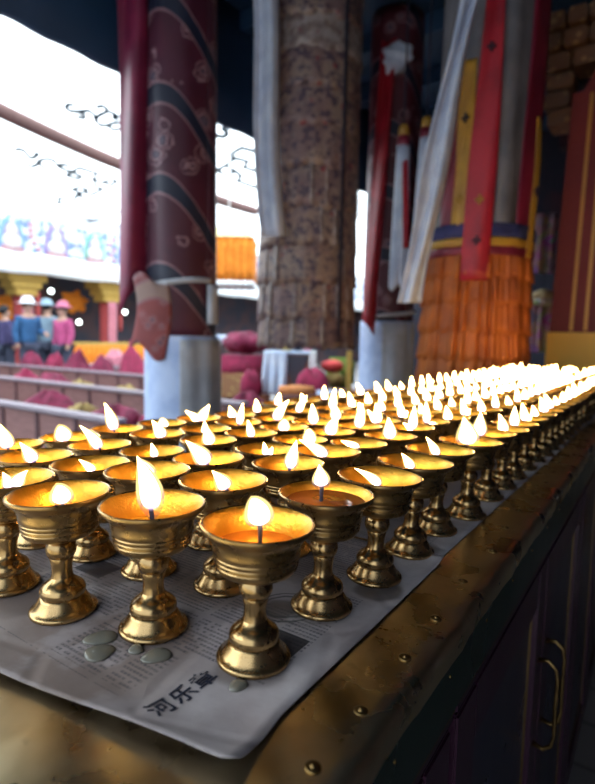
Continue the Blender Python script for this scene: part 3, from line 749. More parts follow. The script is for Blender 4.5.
# ------------------------------------------------------------------ right part of the court: seat of honour, table, cushions
GOLD = G('gold_brocade'); x, y, z = GOLD.xyz(); vo = X(GOLD.t, GOLD.vor(26)); GOLD.bsdf(GOLD.mix(vo.sm(.15, .4), (.62, .46, .16), (.34, .17, .08)), .6); GOLD = GOLD.m
M_WBLUE = cloth_mat('bluish_white_cotton', (.66, .76, .90), (.52, .64, .84), 7, .3)
M_GRN = cloth_mat('green_cushion_cloth', (.24, .34, .06), (.14, .24, .04), 8); M_RED = cloth_mat('red_cushion_cloth', (.70, .07, .06), (.50, .04, .05), 10)
M_TBL = G('painted_table'); n = M_TBL.noise(6, 4); M_TBL.bsdf(M_TBL.mix(n.sm(.4, .6), (.20, .08, .06), (.34, .16, .09)), .5); M_TBL = M_TBL.m
def facing(name, p, lab, cat, group=None): return empty(name, (p.x, p.y, 0), lab, cat, group, YAW)   # turned to the lamps; local x right, y away
# throne
p = at(245, 360, 6.3); e = facing('cushioned_seat', p, 'high seat with thick magenta cushion and gold brocade front', 'seat')
MB().box(-.30, .26, 0, .55, 0, .62).obj('seat_base', M_TBL, e, smooth=False, bevel=.02)
MB().box(-.33, .29, -.05, .56, .62, .90).obj('seat_cushion', ROBE2, e, smooth=True, bevel=.05)
vs = [(-.36,-.14,.88-.18),(.14,-.14,.88-.18),(.07,-.14,.42),(-.30,-.14,.42),(-.36,-.08,.70),(.14,-.08,.70),(.07,-.08,.42),(-.30,-.08,.42)]
MB().add(vs, [(0,1,2,3),(7,6,5,4),(0,4,5,1),(1,5,6,2),(2,6,7,3),(3,7,4,0)]).obj('brocade_front', GOLD, e, smooth=False, bevel=.01)
MB().box(-.28, .05, -.085, 0, 0, .42).obj('front_support', M_TBL, e, smooth=False)
o = MB().blob((0,0,0), (.30,.20,.12), lambda d: .15*sin(4*math.atan2(d.y,d.x)+1)+.08*sin(9*d.x), 26, 14).obj('folded_robe', ROBE); q = at(245, 341, 6.5); o.location = (q.x, q.y, .90+.15)
tag(o, 'maroon robe crumpled on top of the magenta seat cushion', 'robe')
o = MB().blob((0,0,0), (.13,.10,.17), lambda d: .12*sin(3*math.atan2(d.y,d.x))+.08*d.z, 24, 14).obj('folded_robe', ROBE2); q = at(250, 380, 5.70); o.location = (q.x, q.y, .585); tag(o, 'crimson robe slumped between the seat and the white draped table', 'robe')
e2 = facing('robe_stand', q, 'small box stand under the slumped crimson robe', 'stand'); MB().box(-.10,.10,-.11,.11,0,.40).obj('box', M_TBL, e2, smooth=False, bevel=.01)
# draped side frame left of the seat
p = at(232, 330, 7.2); e = facing('draped_stand', p, 'stand draped in bluish white cloth beside the magenta seat', 'stand')
MB().box(-.24, .26, 0, .40, 1.08, 1.12).obj('stand_top', M_TBL, e, smooth=False)
for sx in (-.22, .24):
    for sy in (.02, .36): MB().box(sx-.02, sx+.02, sy, sy+.04, 0, 1.08).obj('leg', M_TBL, e, smooth=False)
MB().sheet(lambda s, t: (-.26+.54*s, -.03-.01*sin(s*20)*t, 1.135-.12*t), 20, 3, .01).sheet(lambda s, t: (-.26+.54*s, -.03+.44*t, 1.135), 6, 4, .01).sheet(lambda s, t: (-.265+.12*s, -.035-.015*sin(s*15)*t, 1.13-.50*t), 10, 8, .01).obj('drape', M_WBLUE, e)
# white draped table
p = at(288, 352, 5.8); e = facing('draped_table', p, 'table with bluish white cloth hanging down its left front', 'table')
MB().box(-.26, .28, 0, .40, .945, .975).obj('table_top', M_WBLUE, e, smooth=False, bevel=.008)
MB().box(-.10, .26, .02, .38, 0, .945).obj('table_body', M_TBL, e, smooth=False, bevel=.01)
MB().box(-.24, -.20, .02, .06, 0, .945).obj('leg', M_TBL, e, smooth=False); MB().box(-.24, -.20, .33, .37, 0, .945).obj('leg', M_TBL, e, smooth=False)
MB().sheet(lambda s, t: (-.255+.25*s-.03*t*(1-s), -.012-.022*sin(s*17)*t-.02*t, .98-.47*t), 24, 12, .008).obj('hanging_cloth', M_WBLUE, e)
MB().sheet(lambda s, t: (.235+.07*s, -.012-.012*sin(s*9)*t, .985-.33*t), 8, 10, .008).obj('scarf_end', M_WHITE, e)
vs = [(-.07,.012,.93),(.23,.012,.93),(.08,.012,.55)]
MB().add(vs + [(a, .002, c) for a, b, c in vs], [(0,1,2),(5,4,3),(0,3,4,1),(1,4,5,2),(2,5,3,0)]).obj('triangular_panel', M_ARC, e, smooth=False)
for (dx, mt, pr, nm, lab) in [(-.02, MUST, [(0,0),(.06,0),(.055,.03),(.03,.07),(.01,.11),(0,.115)], 'offering_cone', 'small yellowish offering cone on the white draped table'), (.10, M_DARK, [(0,0),(.04,0),(.05,.03),(.05,.09),(.03,.10),(0,.10)], 'dark_pot', 'small dark pot on the white draped table'), (.21, M_PINK, [(0,0),(.035,0),(.045,.04),(.03,.10),(.015,.13),(0,.13)], 'pink_vase', 'small pink vase at the right end of the draped table')]:
    q = p + R0*dx + FH*.16; o = MB().lathe(pr, 18).obj(nm, mt); o.location = (q.x, q.y, .978); tag(o, lab, nm.split('_')[1])
# cushions right of it
def stand(q, w, d_, hh, lab): 
    e_ = facing('low_stand', q, lab, 'stand'); MB().box(-w, w, -d_, d_, 0, hh).obj('stand_body', M_TBL, e_, smooth=False, bevel=.01); MB().box(-w-.01, w+.01, -d_-.01, d_+.01, hh, hh+.02).obj('stand_top', M_BENCH, e_, smooth=False); return hh + .02
q = at(335, 375, 6.3); zt = stand(q, .23, .26, .52, 'low wooden stand carrying the green and red cushions')
o = MB().box(-.17, .17, -.05, .05, 0, .36).obj('green_backrest', M_GRN, None, smooth=True, bevel=.04); o.location = (q.x - .02, q.y + .16, zt); o.rotation_euler.z = YAW; tag(o, 'square green back cushion between the draped table and the far pillar', 'cushion')
def cush(px, py, d_, r_, mt, lab, z0, nm='round_cushion'):
    q_ = at(px, py, d_); o_ = MB().blob((0,0,0), r_, lambda d: .04*sin(5*math.atan2(d.y, d.x)), 26, 14).obj(nm, mt); o_.location = (q_.x, q_.y, max(q_.z, z0 + r_[2]*.96)); return tag(o_, lab, 'cushion')
cush(332, 366, 6.05, (.13, .12, .07), M_RED, 'bright red cushion in front of the green back cushion', zt + .11)
cush(335, 379, 5.98, (.10, .09, .075), MUST, 'round olive cushion below the bright red one', zt - .02)
o = MB().blob((0,0,0), (.17,.13,.16), lambda d: .14*sin(3*math.atan2(d.y,d.x)+2)+.1*d.z, 26, 14).obj('folded_robe', ROBE2); q = at(313, 378, 5.56); o.location = (q.x, q.y, .63); tag(o, 'magenta robe heaped right of the draped table', 'robe')
stand(q, .13, .11, .43, 'small wooden stand under the magenta robe right of the table')
p = at(349, 372, 5.7); o = MB().box(-.028, .028, -.02, .02, 0, .99).obj('yellow_board', M_YEL, None, smooth=False, bevel=.004); o.location = (p.x, p.y, 0); o.rotation_euler.z = YAW; tag(o, 'narrow yellow upright board beside the blue white pillar cloth', 'board')
p = at(298, 387, 5.3); M_ROLL = cloth_mat('orange_roll_cloth', (.72, .30, .10), (.60, .22, .07), 9)
e = facing('low_stand', p, 'low wooden shelf under the orange roll and white pad', 'stand'); MB().box(-.22, .50, -.1, .1, 0, .555).obj('stand_body', M_BENCH, e, smooth=False, bevel=.01)
o = MB().tube([(-.19,0,0),(-.18,0,0),(0,0,.006),(.15,0,0),(.16,0,0)], [.02,.045,.05,.045,.02], 14).obj('rolled_mat', M_ROLL); o.location = (p.x, p.y, .605); o.rotation_euler.z = YAW; tag(o, 'orange rolled mat lying in front of the draped table', 'mat')
q = p + R0*.31; o = MB().box(-.13, .13, -.08, .08, 0, .05).obj('white_pad', M_WBLUE, None, bevel=.015); o.location = (q.x, q.y, .556); o.rotation_euler.z = YAW; tag(o, 'flat bluish white pad right of the orange roll', 'pad')
# orange baldachin far behind
p = at(229, 262, 9.2); e = facing('hanging_baldachin', p, 'orange square hanging canopy with white hem and pale pointed top', 'hanging'); e.location.z = p.z
W_ = .42
def sq(s): 
    s = (s % 1)*4; k = int(s); f_ = s-k
    return [(-W_+2*W_*f_, -W_), (W_, -W_+2*W_*f_), (W_-2*W_*f_, W_), (-W_, W_-2*W_*f_)][k]
def skirt(z0, z1, amp):
    def fn(s, t):
        a_ = sq(s*.9999); k = 1 + amp*sin(s*2*PI*28)
        return (a_[0]*k, a_[1]*k, z0+(z1-z0)*t)
    return fn
MB().sheet(skirt(-.34, .34, .035), 168, 4, .012).obj('skirt', M_OR, e)
MB().sheet(skirt(-.42, -.345, .03), 168, 2, .014).obj('hem', M_WHITE, e)
MB().add([(-W_-.03,-W_-.03,.34),(W_+.03,-W_-.03,.34),(W_+.03,W_+.03,.34),(-W_-.03,W_+.03,.34),(0,0,.66)], [(0,1,4),(1,2,4),(2,3,4),(3,0,4),(3,2,1,0)]).obj('peaked_top', cloth_mat('cream_cloth', (.80, .66, .36)), e, smooth=False)
MB().lathe([(0,.62),(.012,.62),(.012,canz(p.x)-p.z-.02),(0,canz(p.x)-p.z-.02)], 8).obj('suspension_cord', M_WHITE, e)
# ------------------------------------------------------------------ people standing in the court
SKIN = G('skin'); n = SKIN.noise(20, 2); SKIN.bsdf(SKIN.mix(n, (.42, .24, .17), (.50, .30, .22)), .55, Subsurface_Weight=.1); SKIN = SKIN.m
def skin_mesh(name, verts, edges, radii, mt, parent, root=0, sub=2):
    me = bpy.data.meshes.new(name); me.from_pydata(verts, edges, []); o = bpy.data.objects.new(name, me); COL.objects.link(o)
    md = o.modifiers.new('s', 'SKIN'); md.use_smooth_shade = True
    lay = me.skin_vertices[0].data
    for i, r_ in enumerate(radii): lay[i].radius = r_ if hasattr(r_, '__len__') else (r_, r_)
    lay[root].use_root = True
    sd = o.modifiers.new('d', 'SUBSURF'); sd.levels = sub; sd.render_levels = sub
    dg_ = bpy.context.evaluated_depsgraph_get(); nm = bpy.data.meshes.new_from_object(o.evaluated_get(dg_))
    bpy.data.objects.remove(o); nm.name = name; nm.materials.clear(); nm.materials.append(mt)
    for p_ in nm.polygons: p_.use_smooth = True
    return link(name, nm, parent)
def person(px, d_, hgt, face, label, top_mt, leg_mt, hair_mt, hat=None, arm=0.0):
    p = at(px, 320, d_); e = empty('person', (p.x, p.y, 0), label, 'person', None, face); k = hgt/1.7
    S_ = lambda L_: [tuple(c*k for c in v) for v in L_]
    V = [(0,0,.93),(0,.01,1.08),(0,0,1.28),(0,-.005,1.42),(0,-.01,1.50),(0,-.02,1.57),(0,-.015,1.66),
         (.17,0,1.40),(.22,.02,1.15),(.21,-.06-arm*.18,.93+arm*.2),(.20,-.09-arm*.28,.85+arm*.22),
         (-.17,0,1.40),(-.23,.02,1.15),(-.22,-.04,.92),(-.21,-.06,.84),
         (.09,0,.88),(.10,-.01,.50),(.10,.02,.10),(.10,-.11,.035),
         (-.09,0,.88),(-.11,-.05,.50),(-.11,.02,.10),(-.11,-.11,.035)]
    E_ = [(0,1),(1,2),(2,3),(3,4),(4,5),(5,6),(3,7),(7,8),(8,9),(9,10),(3,11),(11,12),(12,13),(13,14),(0,15),(15,16),(16,17),(17,18),(0,19),(19,20),(20,21),(21,22)]
    Rr = [(.14,.10),(.13,.095),(.155,.10),(.09,.075),.052,(.075,.09),(.07,.085),.06,.046,.036,.030,.06,.046,.036,.030,.085,.058,.04,.035,.085,.058,.04,.035]
    b = skin_mesh('body', S_(V), E_, [tuple(c*k for c in (r_ if hasattr(r_, '__len__') else (r_, r_))) for r_ in Rr], SKIN, e)
    ji = [0,1,2,3,7,8,9,11,12,13]; mp = {a_: i_ for i_, a_ in enumerate(ji)}
    JV = [V[i_] for i_ in ji]; JV[0] = (0,0,.86)
    JE = [(0,1),(1,2),(2,3),(3,4),(4,5),(5,6),(3,7),(7,8),(8,9)]
    skin_mesh('jacket', S_(JV), JE, [tuple(c*k for c in r_) for r_ in [(.175,.135),(.165,.13),(.18,.125),(.105,.09),(.078,.078),(.064,.064),(.054,.054),(.078,.078),(.064,.064),(.054,.054)]], top_mt, e)
    TV = [V[i_] for i_ in (0,15,16,17,19,20,21)]
    skin_mesh('trousers', S_(TV), [(0,1),(1,2),(2,3),(0,4),(4,5),(5,6)], [tuple(c*k for c in r_) for r_ in [(.155,.12),(.105,.105),(.078,.078),(.06,.06),(.105,.105),(.078,.078),(.06,.06)]], leg_mt, e)
    MB().blob((0,.012*k,1.665*k), (.098*k,.112*k,.10*k), lambda d: -.25 if d.y < -.35 and d.z < .35 else 0, 24, 14).obj('hair', hair_mt, e)
    MB().blob((0,-.118*k,1.60*k), (.013*k,.02*k,.022*k), nu=10, nv=6).obj('nose', SKIN, e)
    for s in (-1, 1):
        MB().blob((s*.032*k,-.100*k,1.625*k), (.013*k,.008*k,.008*k), nu=10, nv=6).obj('eye', M_DARK, e)
        MB().blob((s*.088*k,0,1.61*k), (.012*k,.025*k,.035*k), nu=10, nv=6).obj('ear', SKIN, e)
        MB().blob((s*.10*k,-.07*k,.045*k), (.055*k,.13*k,.045*k), nu=14, nv=8).obj('shoe', M_DARK, e)
    MB().blob((0,-.105*k,1.565*k), (.026*k,.008*k,.007*k), nu=10, nv=6).obj('mouth', M_ROSE, e)
    if hat: MB().lathe([(0,.125*k),(.06*k,.12*k),(.10*k,.085*k),(.112*k,.02*k),(.17*k,0),(.175*k,-.012*k),(.11*k,-.004*k),(.105*k,.02*k),(0,.06*k)], 28, (0,.005*k,1.69*k)).obj('hat', hat, e)
    return e
cl = lambda n_, c: cloth_mat(n_, c, None, 20)
M_HAIR = cl('black_hair', (.02, .018, .02)); TEAL = cl('blue_jacket', (.03, .12, .28)); PURP = cl('purple_jacket', (.07, .06, .16)); PALE = cl('pale_blue_jacket', (.22, .32, .40)); HPINK = cl('hot_pink_jacket', (.50, .08, .22)); JEAN = cl('dark_trousers', (.05, .06, .10))
person(5, 10.5, 1.58, YAW + 2.6, 'person in a purple jacket standing at the left margin of the court', PURP, JEAN, M_HAIR)
person(28, 10.1, 1.68, YAW + .9, 'person in blue jacket and white hat reaching forward over the benches', TEAL, JEAN, M_HAIR, M_WHITE, 1.0)
person(47, 11.0, 1.70, YAW + 3.0, 'person in pale blue with a grey blue hat seen beyond the benches', PALE, JEAN, M_HAIR, cl('grey_blue_hat', (.30, .42, .50)))
person(63, 10.2, 1.62, YAW - .5, 'person in a hot pink jacket standing near the dark arcade', HPINK, JEAN, M_HAIR, cl('pink_hat', (.55, .16, .26)))
# ------------------------------------------------------------------ wrapped pillars and hanging banners of the gallery
def brocade(name, base, dark, ph=0., dens=7.5, arc=True):
    g = G(name); x, y, z = g.xyz()
    n = g.noise(5, 3)
    sx = (x*cos(YAW) + y*sin(YAW))                            # across, as hung towards the lamps
    w = (z*2.35 + sx*1.6 + sx*sx*9.0 + ph).fract()
    wn = w + (g.noise(9, 2) - .5) * .05
    vd = X(g.t, g.vor(dens, None)) + (g.noise(22, 3)-.5)*.35
    ring = vd.band(.20, .26, .02).max(vd.band(.34, .38, .015))
    col = g.mix(n.sm(.3, .7), tuple(c*.7 for c in base), base)
    col = g.mix(vd.sm(.25, .10)*.7, col, (.10, .09, .13)); col = g.mix(ring*.75, col, (.34, .20, .22))
    band = wn.band(.30, .50, .01)
    col = g.mix(band, col, dark); col = g.mix(wn.band(.27, .30, .008).max(wn.band(.50, .53, .008))*.8, col, (.26, .14, .16))
    g.bsdf(col, .55, normal=g.bump(vd, .15, .004)); return g.m
M_BRO = brocade('maroon_brocade', (.075, .010, .028), (.008, .011, .030), .1)
M_BRO2 = brocade('red_brocade', (.085, .009, .020), (.009, .010, .028), .45, 9)
M_STRIP = cloth_mat('plum_silk', (.20, .012, .05), (.13, .008, .035), 6, .15, .5)
M_CRIM = cloth_mat('crimson_silk', (.40, .008, .022), (.28, .005, .015), 6, .15, .5)
M_KHATA = cloth_mat('white_silk', (.60, .66, .78), (.46, .52, .66), 9, .25, .55)
M_PWRAP = cloth_mat('pillar_white_cotton', (.50, .60, .82), (.36, .46, .70), 8, .4)
M_PWRAP2 = cloth_mat('pillar_grey_cotton', (.50, .52, .56), (.40, .42, .46), 8, .4)
M_SHAFT = G('pillar_paint'); n = M_SHAFT.noise(6, 3); M_SHAFT.bsdf(M_SHAFT.mix(n, (.10, .02, .02), (.16, .03, .03)), .5); M_SHAFT = M_SHAFT.m
def wrapfn(r, z0, z1, amp, nf, seed, a0=0, a1=2*PI, flare=0, squash=1.0):
    q = random.Random(seed); P1, P2, P3 = q.uniform(0, 6), q.uniform(0, 6), q.uniform(0, 6)
    def fn(s, t):
        a = a0 + (a1-a0)*s
        rr = r*(1 + flare*t) + amp*(sin(nf*a+P1) + .6*sin((nf*1.7)//1*a+P2+t*2) + .4*sin(3*a+P3+t*5))
        return (rr*cos(a), rr*sin(a)*squash, z0 + (z1-z0)*t)
    return fn
def ang(px, cx_px, d_, r):                                     # hang angle on a round thing that shows at picture column px
    k = max(-.98, min(.98, (px-cx_px)/FPX*d_/r)); b = math.asin(k)
    return YAW - PI/2 - math.atan((cx_px-297.5)/FPX) + b
# --- near pillar
d1 = 2.9; p1 = at(182, 330, d1); PR = .178
e1 = empty('wrapped_pillar', (p1.x, p1.y, 0), 'stout pillar wrapped in maroon cloud brocade above white cotton, nearest the lamps', 'pillar')
MB().lathe([(0,0),(.20,0),(.20,.10),(.150,.14),(.148,3.35),(0,3.35)], 28).obj('shaft', M_SHAFT, e1)
MB().sheet(wrapfn(PR+.004, 1.10, 3.34, .004, 5, 1), 90, 30, .006).obj('brocade_wrap', M_BRO, e1)
MB().sheet(wrapfn(PR+.012, .10, 1.12, .003, 5, 2), 110, 26, .006).obj('cotton_wrap', M_PWRAP, e1)
a0, a1 = ang(180, 182, d1, PR), ang(213, 182, d1, PR)
MB().sheet(wrapfn(PR+.024, .12, 1.10, .004, 8, 4, a0, a1+.5), 40, 20, .005).obj('cotton_overlap', M_PWRAP2, e1)
a0, a1 = ang(100, 182, d1, .30), ang(152, 182, d1, .20)
def plum(s, t):
    z = 3.32 - 2.05*t - .10*abs(s-.5); a = Vector((-.300+.165*s, -.10 + .05*sin(s*5+t*3), 0))
    q_ = R0*a.x + FH*a.y; return (q_.x, q_.y, z + (.14*s if t > .95 else 0))
MB().sheet(plum, 14, 30, .008).obj('plum_strip', M_STRIP, e1)
def flap(s, t):
    q_ = R0*(-.20+.17*s+.02*sin(t*4)) + FH*(-.205+.05*(s-.5)**2); return (q_.x, q_.y, 1.40 - .34*t - .05*s*t + .03*sin(s*6))
MB().sheet(flap, 12, 12, .008).obj('brocade_flap', brocade('flap_brocade', (.30, .06, .06), (.30, .20, .17), .3, 16), e1)
MB().tube([R0*(PR+.02)*sin(a)*1.0 + FH*(-(PR+.02)*cos(a)) + Vector((0,0,1.385+.015*sin(a*2))) for a in [(-.9+1.9*i/16) for i in range(17)]], .014, 8).obj('tie', M_PWRAP2, e1)
def tail(s, t):
    q_ = R0*(.155+.05*s) + FH*(-.12-.02*sin(s*4)); return (q_.x, q_.y, 1.38-.20*t)
MB().sheet(tail, 5, 8, .006).obj('tie_end', M_PWRAP2, e1)
# --- far pillar
d2 = 4.0; p2 = at(387, 330, d2)
e2 = empty('wrapped_pillar', (p2.x, p2.y, 0), 'farther slim pillar in dark red brocade, its foot wrapped in bluish cotton', 'pillar')
MB().lathe([(0,0),(.19,0),(.19,.10),(.145,.14),(.143,3.35),(0,3.35)], 28).obj('shaft', M_SHAFT, e2)
MB().sheet(wrapfn(.178, 1.22, 3.34, .004, 5, 6), 90, 30, .006).obj('brocade_wrap', M_BRO2, e2)
MB().sheet(wrapfn(.190, .10, 1.25, .003, 5, 7), 110, 26, .006).obj('cotton_wrap', M_PWRAP, e2)
MB().sheet(wrapfn(.200, .12, 1.24, .004, 8, 8, ang(383, 387, d2, .2), ang(408, 387, d2, .2)+.4), 40, 20, .005).obj('cotton_overlap', M_PWRAP2, e2)
def crim(s, t):
    x_ = -.130 + .085*s - .075*t; y_ = -.20 + .04*sin(s*4+t*3)
    q_ = R0*x_ + FH*y_; return (q_.x, q_.y, 3.1 - 1.85*t - (.10*s if t > .9 else 0))
MB().sheet(crim, 8, 28, .008).obj('crimson_strip', M_CRIM, e2)
MB().tube([R0*(.2)*sin(a) + FH*(-.2*cos(a)) + Vector((0,0,1.27+.05*(a+.9)/2)) for a in [(-.9+2.0*i/14) for i in range(15)]], .013, 8).obj('tie', M_PWRAP2, e2)
q = at(397, 58, 3.78)
o = MB().blob((0,0,0), (.10,.06,.10), lambda d: .10*sin(3*math.atan2(d.z, d.x)+1)+.12*sin(9*d.z+4*d.x)+.1*sin(7*d.x), 26, 18).obj('scarf_knot', M_KHATA); o.location = q; tag(o, 'white silk scarf knotted high on the farther red brocade pillar', 'scarf')
# --- tiered banner in the middle
d3 = 3.4; p3 = at(306, 330, d3)
g = G('printed_brocade'); n = g.noise(24, 3, .65); vo = X(g.t, g.vor(22)); n2 = g.noise(6, 3); n3 = g.noise(17, 2)
c = g.mix(n2.sm(.40, .60), (.27, .19, .15), (.20, .125, .12)); c = g.mix(n.sm(.50, .58)*.85, c, (.055, .035, .06)); c = g.mix(vo.band(.16, .24, .03)*.5, c, (.36, .29, .24)); c = g.mix(n3.sm(.68, .72)*.8, c, (.26, .025, .03))
g.bsdf(c, .5, normal=g.bump(n, .1, .002)); M_TAB = g.m
g = G('faded_brocade'); n = g.noise(20, 3); vo = X(g.t, g.vor(18)); c = g.mix(n.sm(.35, .65), (.17, .12, .11), (.34, .29, .27)); c = g.mix(vo.sm(.22, .12)*.6, c, (.20, .05, .06)); g.bsdf(c, .5); M_TAB2 = g.m
e3 = empty('hanging_tiered_banner', (p3.x, p3.y, 1.08), 'broad round banner of many tiers of faded printed brocade tabs', 'banner')
MB().lathe([(0,.05),(.25,.05),(.27,.3),(.27,2.25),(0,2.25)], 40).obj('inner_drum', M_DARK, e3)
tops = [345, 318, 285, 250, 215, 178, 140, 105, 70, 40, 5, -40]
for k in range(len(tops)-1):
    zb = at(306, tops[k], d3).z - 1.08; zt_ = at(306, tops[k+1], d3).z - 1.08 + .03
    zb = max(zb, 0); 
    if zt_ > 2.26: zt_ = 2.26
    nt = 22; q_ = random.Random(40+k); pa, pb = q_.uniform(0, 6), q_.uniform(0, 6)
    def tier(s, t):
        a = 2*PI*s; sc_l = abs(sin(nt*a/2 + pa))
        r_ = .287 + .011*(1-t) + .0035*sc_l**.5 + .003*sin(5*a+pb)
        ed = (-.024*sc_l**.5 + .008*sin(7*a+pa)) * max(0, 1-t*3)
        return (r_*cos(a), r_*sin(a), zb + ed + (zt_-zb)*t)
    o = MB().sheet(tier, 176, 6, .005).obj('tab_tier', M_TAB2 if k == 8 else M_TAB, e3)
    if k < 5:
        for j in range(nt):
            if q_.random() > .38: continue
            aa = (j*PI - pa)*2/nt + PI/nt; wj = q_.uniform(.05, .10)
            def strip(s, t, aa=aa, wj=wj):
                a = aa + (s-.5)*wj; r_ = .296 + .011*(1-t) + .003*sin(s*PI); return (r_*cos(a), r_*sin(a), zb - .012 + (zt_-zb)*.92*t)
            st = MB().sheet(strip, 4, 5, .004).obj('pale_tab', M_TAB2, e3); st['label'] = 'paler silvery tab'
MB().lathe([(0, 2.26), (.04, 2.26), (.03, 2.3), (.03, 3.21-1.08), (0, 3.21-1.08)], 10).obj('suspension', M_DARK, e3)
mb = MB()
for s_ in (-1, 1):
    def rib(s, t): 
        a = ang(336, 306, d3, .32) + (s-.5)*.07; r_ = .323; return (r_*cos(a), r_*sin(a), .02 + 2.2*t)
MB().sheet(rib, 3, 20, .004).obj('groove_shade_strip', M_DARK, e3)  # dark strip laid over the tiers to imitate a groove's shade
def kh(s, t):
    q_ = at(250 + 25*s + (11*(1-t)) - (3*sin(t*5)), 236 - 250*t, 3.02 + .03*sin(s*7)); return q_
kz = [kh(s, t) for s in (0, 1) for t in (0, 1)]
KO = (kz[0] + kz[3])/2
o = MB().sheet(lambda s, t: kh(s, t) - KO, 12, 24, .006).obj('hanging_scarf', M_KHATA); o.location = KO; tag(o, 'long white silk scarf hanging down the left edge of the tiered banner', 'scarf')
# --- big cylinder banner with orange ruffles
d4 = 3.0; p4 = at(472, 330, d4)
M_GREY = cloth_mat('grey_silk', (.20, .19, .20), (.13, .125, .14), 5, .15, .45); M_DRED = cloth_mat('dark_red_silk', (.22, .012, .035), (.15, .008, .025), 6, .15, .5)
M_YS = cloth_mat('yellow_silk', (.48, .26, .025), (.36, .18, .02), 7, .15, .5); M_NAVY = cloth_mat('navy_brocade', (.035, .04, .14), (.02, .025, .09), 14)
M_ORF = cloth_mat('orange_ruffle_cloth', (.42, .105, .008), (.28, .062, .005), 7, .2, .65); M_GC = cloth_mat('gold_emblem_cloth', (.50, .28, .05), None, 20)
zb0 = at(474, 262, d4).z
e4 = empty('hanging_cylinder_banner', (p4.x, p4.y, .86), 'large hanging cylinder banner of grey and red silk with orange ruffled skirt', 'banner'); Z4 = .86
from mathutils import Quaternion
e4.rotation_mode = 'QUATERNION'; e4.rotation_quaternion = Quaternion(FH, math.radians(1.0)); e4.scale = (.90, .90, 1)
MB().sheet(wrapfn(.268, zb0-Z4, 3.2-Z4, .010, 7, 21), 100, 20, .006).obj('silk_drum', M_GREY, e4)
MB().lathe([(0,.3),(.25,.3),(.25,3.21-Z4),(0,3.21-Z4)], 32).obj('inner_drum', M_DARK, e4)
def band(r, za, zb_, mt, nm): MB().sheet(wrapfn(r, za-Z4, zb_-Z4, .004, 9, int(r*1000)), 90, 3, .008).obj(nm, mt, e4)
zz_ = lambda py: at(474, py, d4).z
band(.302, zz_(246), zz_(233), M_NAVY, 'navy_band'); band(.304, zz_(254), zz_(246), M_YS, 'yellow_band'); band(.305, zz_(262), zz_(254), M_DRED, 'red_band')
lv = [258, 279, 303, 330, 356, 384]
for k in range(5):
    za, zb_ = zz_(lv[k]-6), zz_(lv[k+1]+3); q_ = random.Random(60+k); ph = [1.1, 2.3, 4.0 + k*.4, q_.uniform(0, 6)]
    def ruf(s, t):
        a = 2*PI*s; fl_ = .012*sin(34*a+ph[0]) + .010*sin(47*a+ph[1]) + .006*sin(13*a+ph[2])
        r_ = .283 + .010*k*.5 + .022*t**.7 + fl_*(.25+.75*t); return (r_*cos(a), r_*sin(a), za + (zb_-za)*t + .010*sin(21*a+ph[3])*t - Z4)
    MB().sheet(ruf, 300, 6, .005).obj('ruffle_tier', M_ORF, e4)
def ribbon(nm, pxa, pxb, ytop, ybot, mt, r, wide=0, emb=()):
    a0_, a1_ = ang(pxa, 474, d4, r), ang(pxb, 474, d4, r); zt_, zb_ = min(zz_(ytop), 3.2), zz_(ybot)
    def fn(s, t):
        a = a0_ + (a1_-a0_)*(s if nm != 'red_ribbon' else .62 + (s-.62)*(.45+.55*min(1, t*1.5))) + .02*sin(t*4+pxa) ; rr = r + .006*sin(s*6+t*5); return (rr*cos(a), rr*sin(a), zt_ + (zb_-zt_)*t - Z4)
    o_ = MB().sheet(fn, 10, 30, .006).obj(nm, mt, e4)
    for i_, py in enumerate(emb):
        t_ = (zz_(py)-zt_)/(zb_-zt_); a = (a0_+a1_)/2 + .02*sin(t_*4+pxa); rr = r + .012
        c_ = Vector((rr*cos(a), rr*sin(a), zz_(py)-Z4)); tn = Vector((-sin(a), cos(a), 0)); nn = Vector((cos(a), sin(a), 0))
        mb_ = MB()
        for da, dz_ in ((0, 0), (1, 0), (-1, 0), (0, 1), (0, -1)): 
            cc = c_ + tn*da*.016 + Vector((0, 0, dz_*.016)); mb_.blob(cc, (.009, .009, .008), nu=8, nv=6)
        mb_.obj('cross_emblem', M_DARK if i_ % 2 == 0 else M_GC, o_)
ribbon('dark_red_ribbon', 434, 447, 120, 233, M_DRED, .292)
ribbon('yellow_ribbon', 446, 461, 80, 236, M_YS, .296, emb=(135, 210))
ribbon('red_ribbon', 459, 486, -40, 286, M_CRIM, .318, emb=(75, 213, 250))
ribbon('dark_red_ribbon', 509, 526, -40, 240, M_DRED, .296)
ribbon('yellow_ribbon', 521, 526, 132, 262, M_YS, .310, emb=(200,))
def kh2(s, t):
    wv = 18 + 10*t
    return at(467 - 65*t**.95 + wv*(s-.2)*(1 - .1*t) + 2*sin(t*9+s*3), -15 + 318*t, 2.62 - .02*sin(s*9+t*3) + .04*t)
KO2 = kh2(.5, .5)
o = MB().sheet(lambda s, t: kh2(s, t) - KO2, 16, 40, .006).obj('hanging_scarf', M_KHATA); o.location = KO2; tag(o, 'very long white silk scarf slanting down left of the orange ruffled banner', 'scarf')
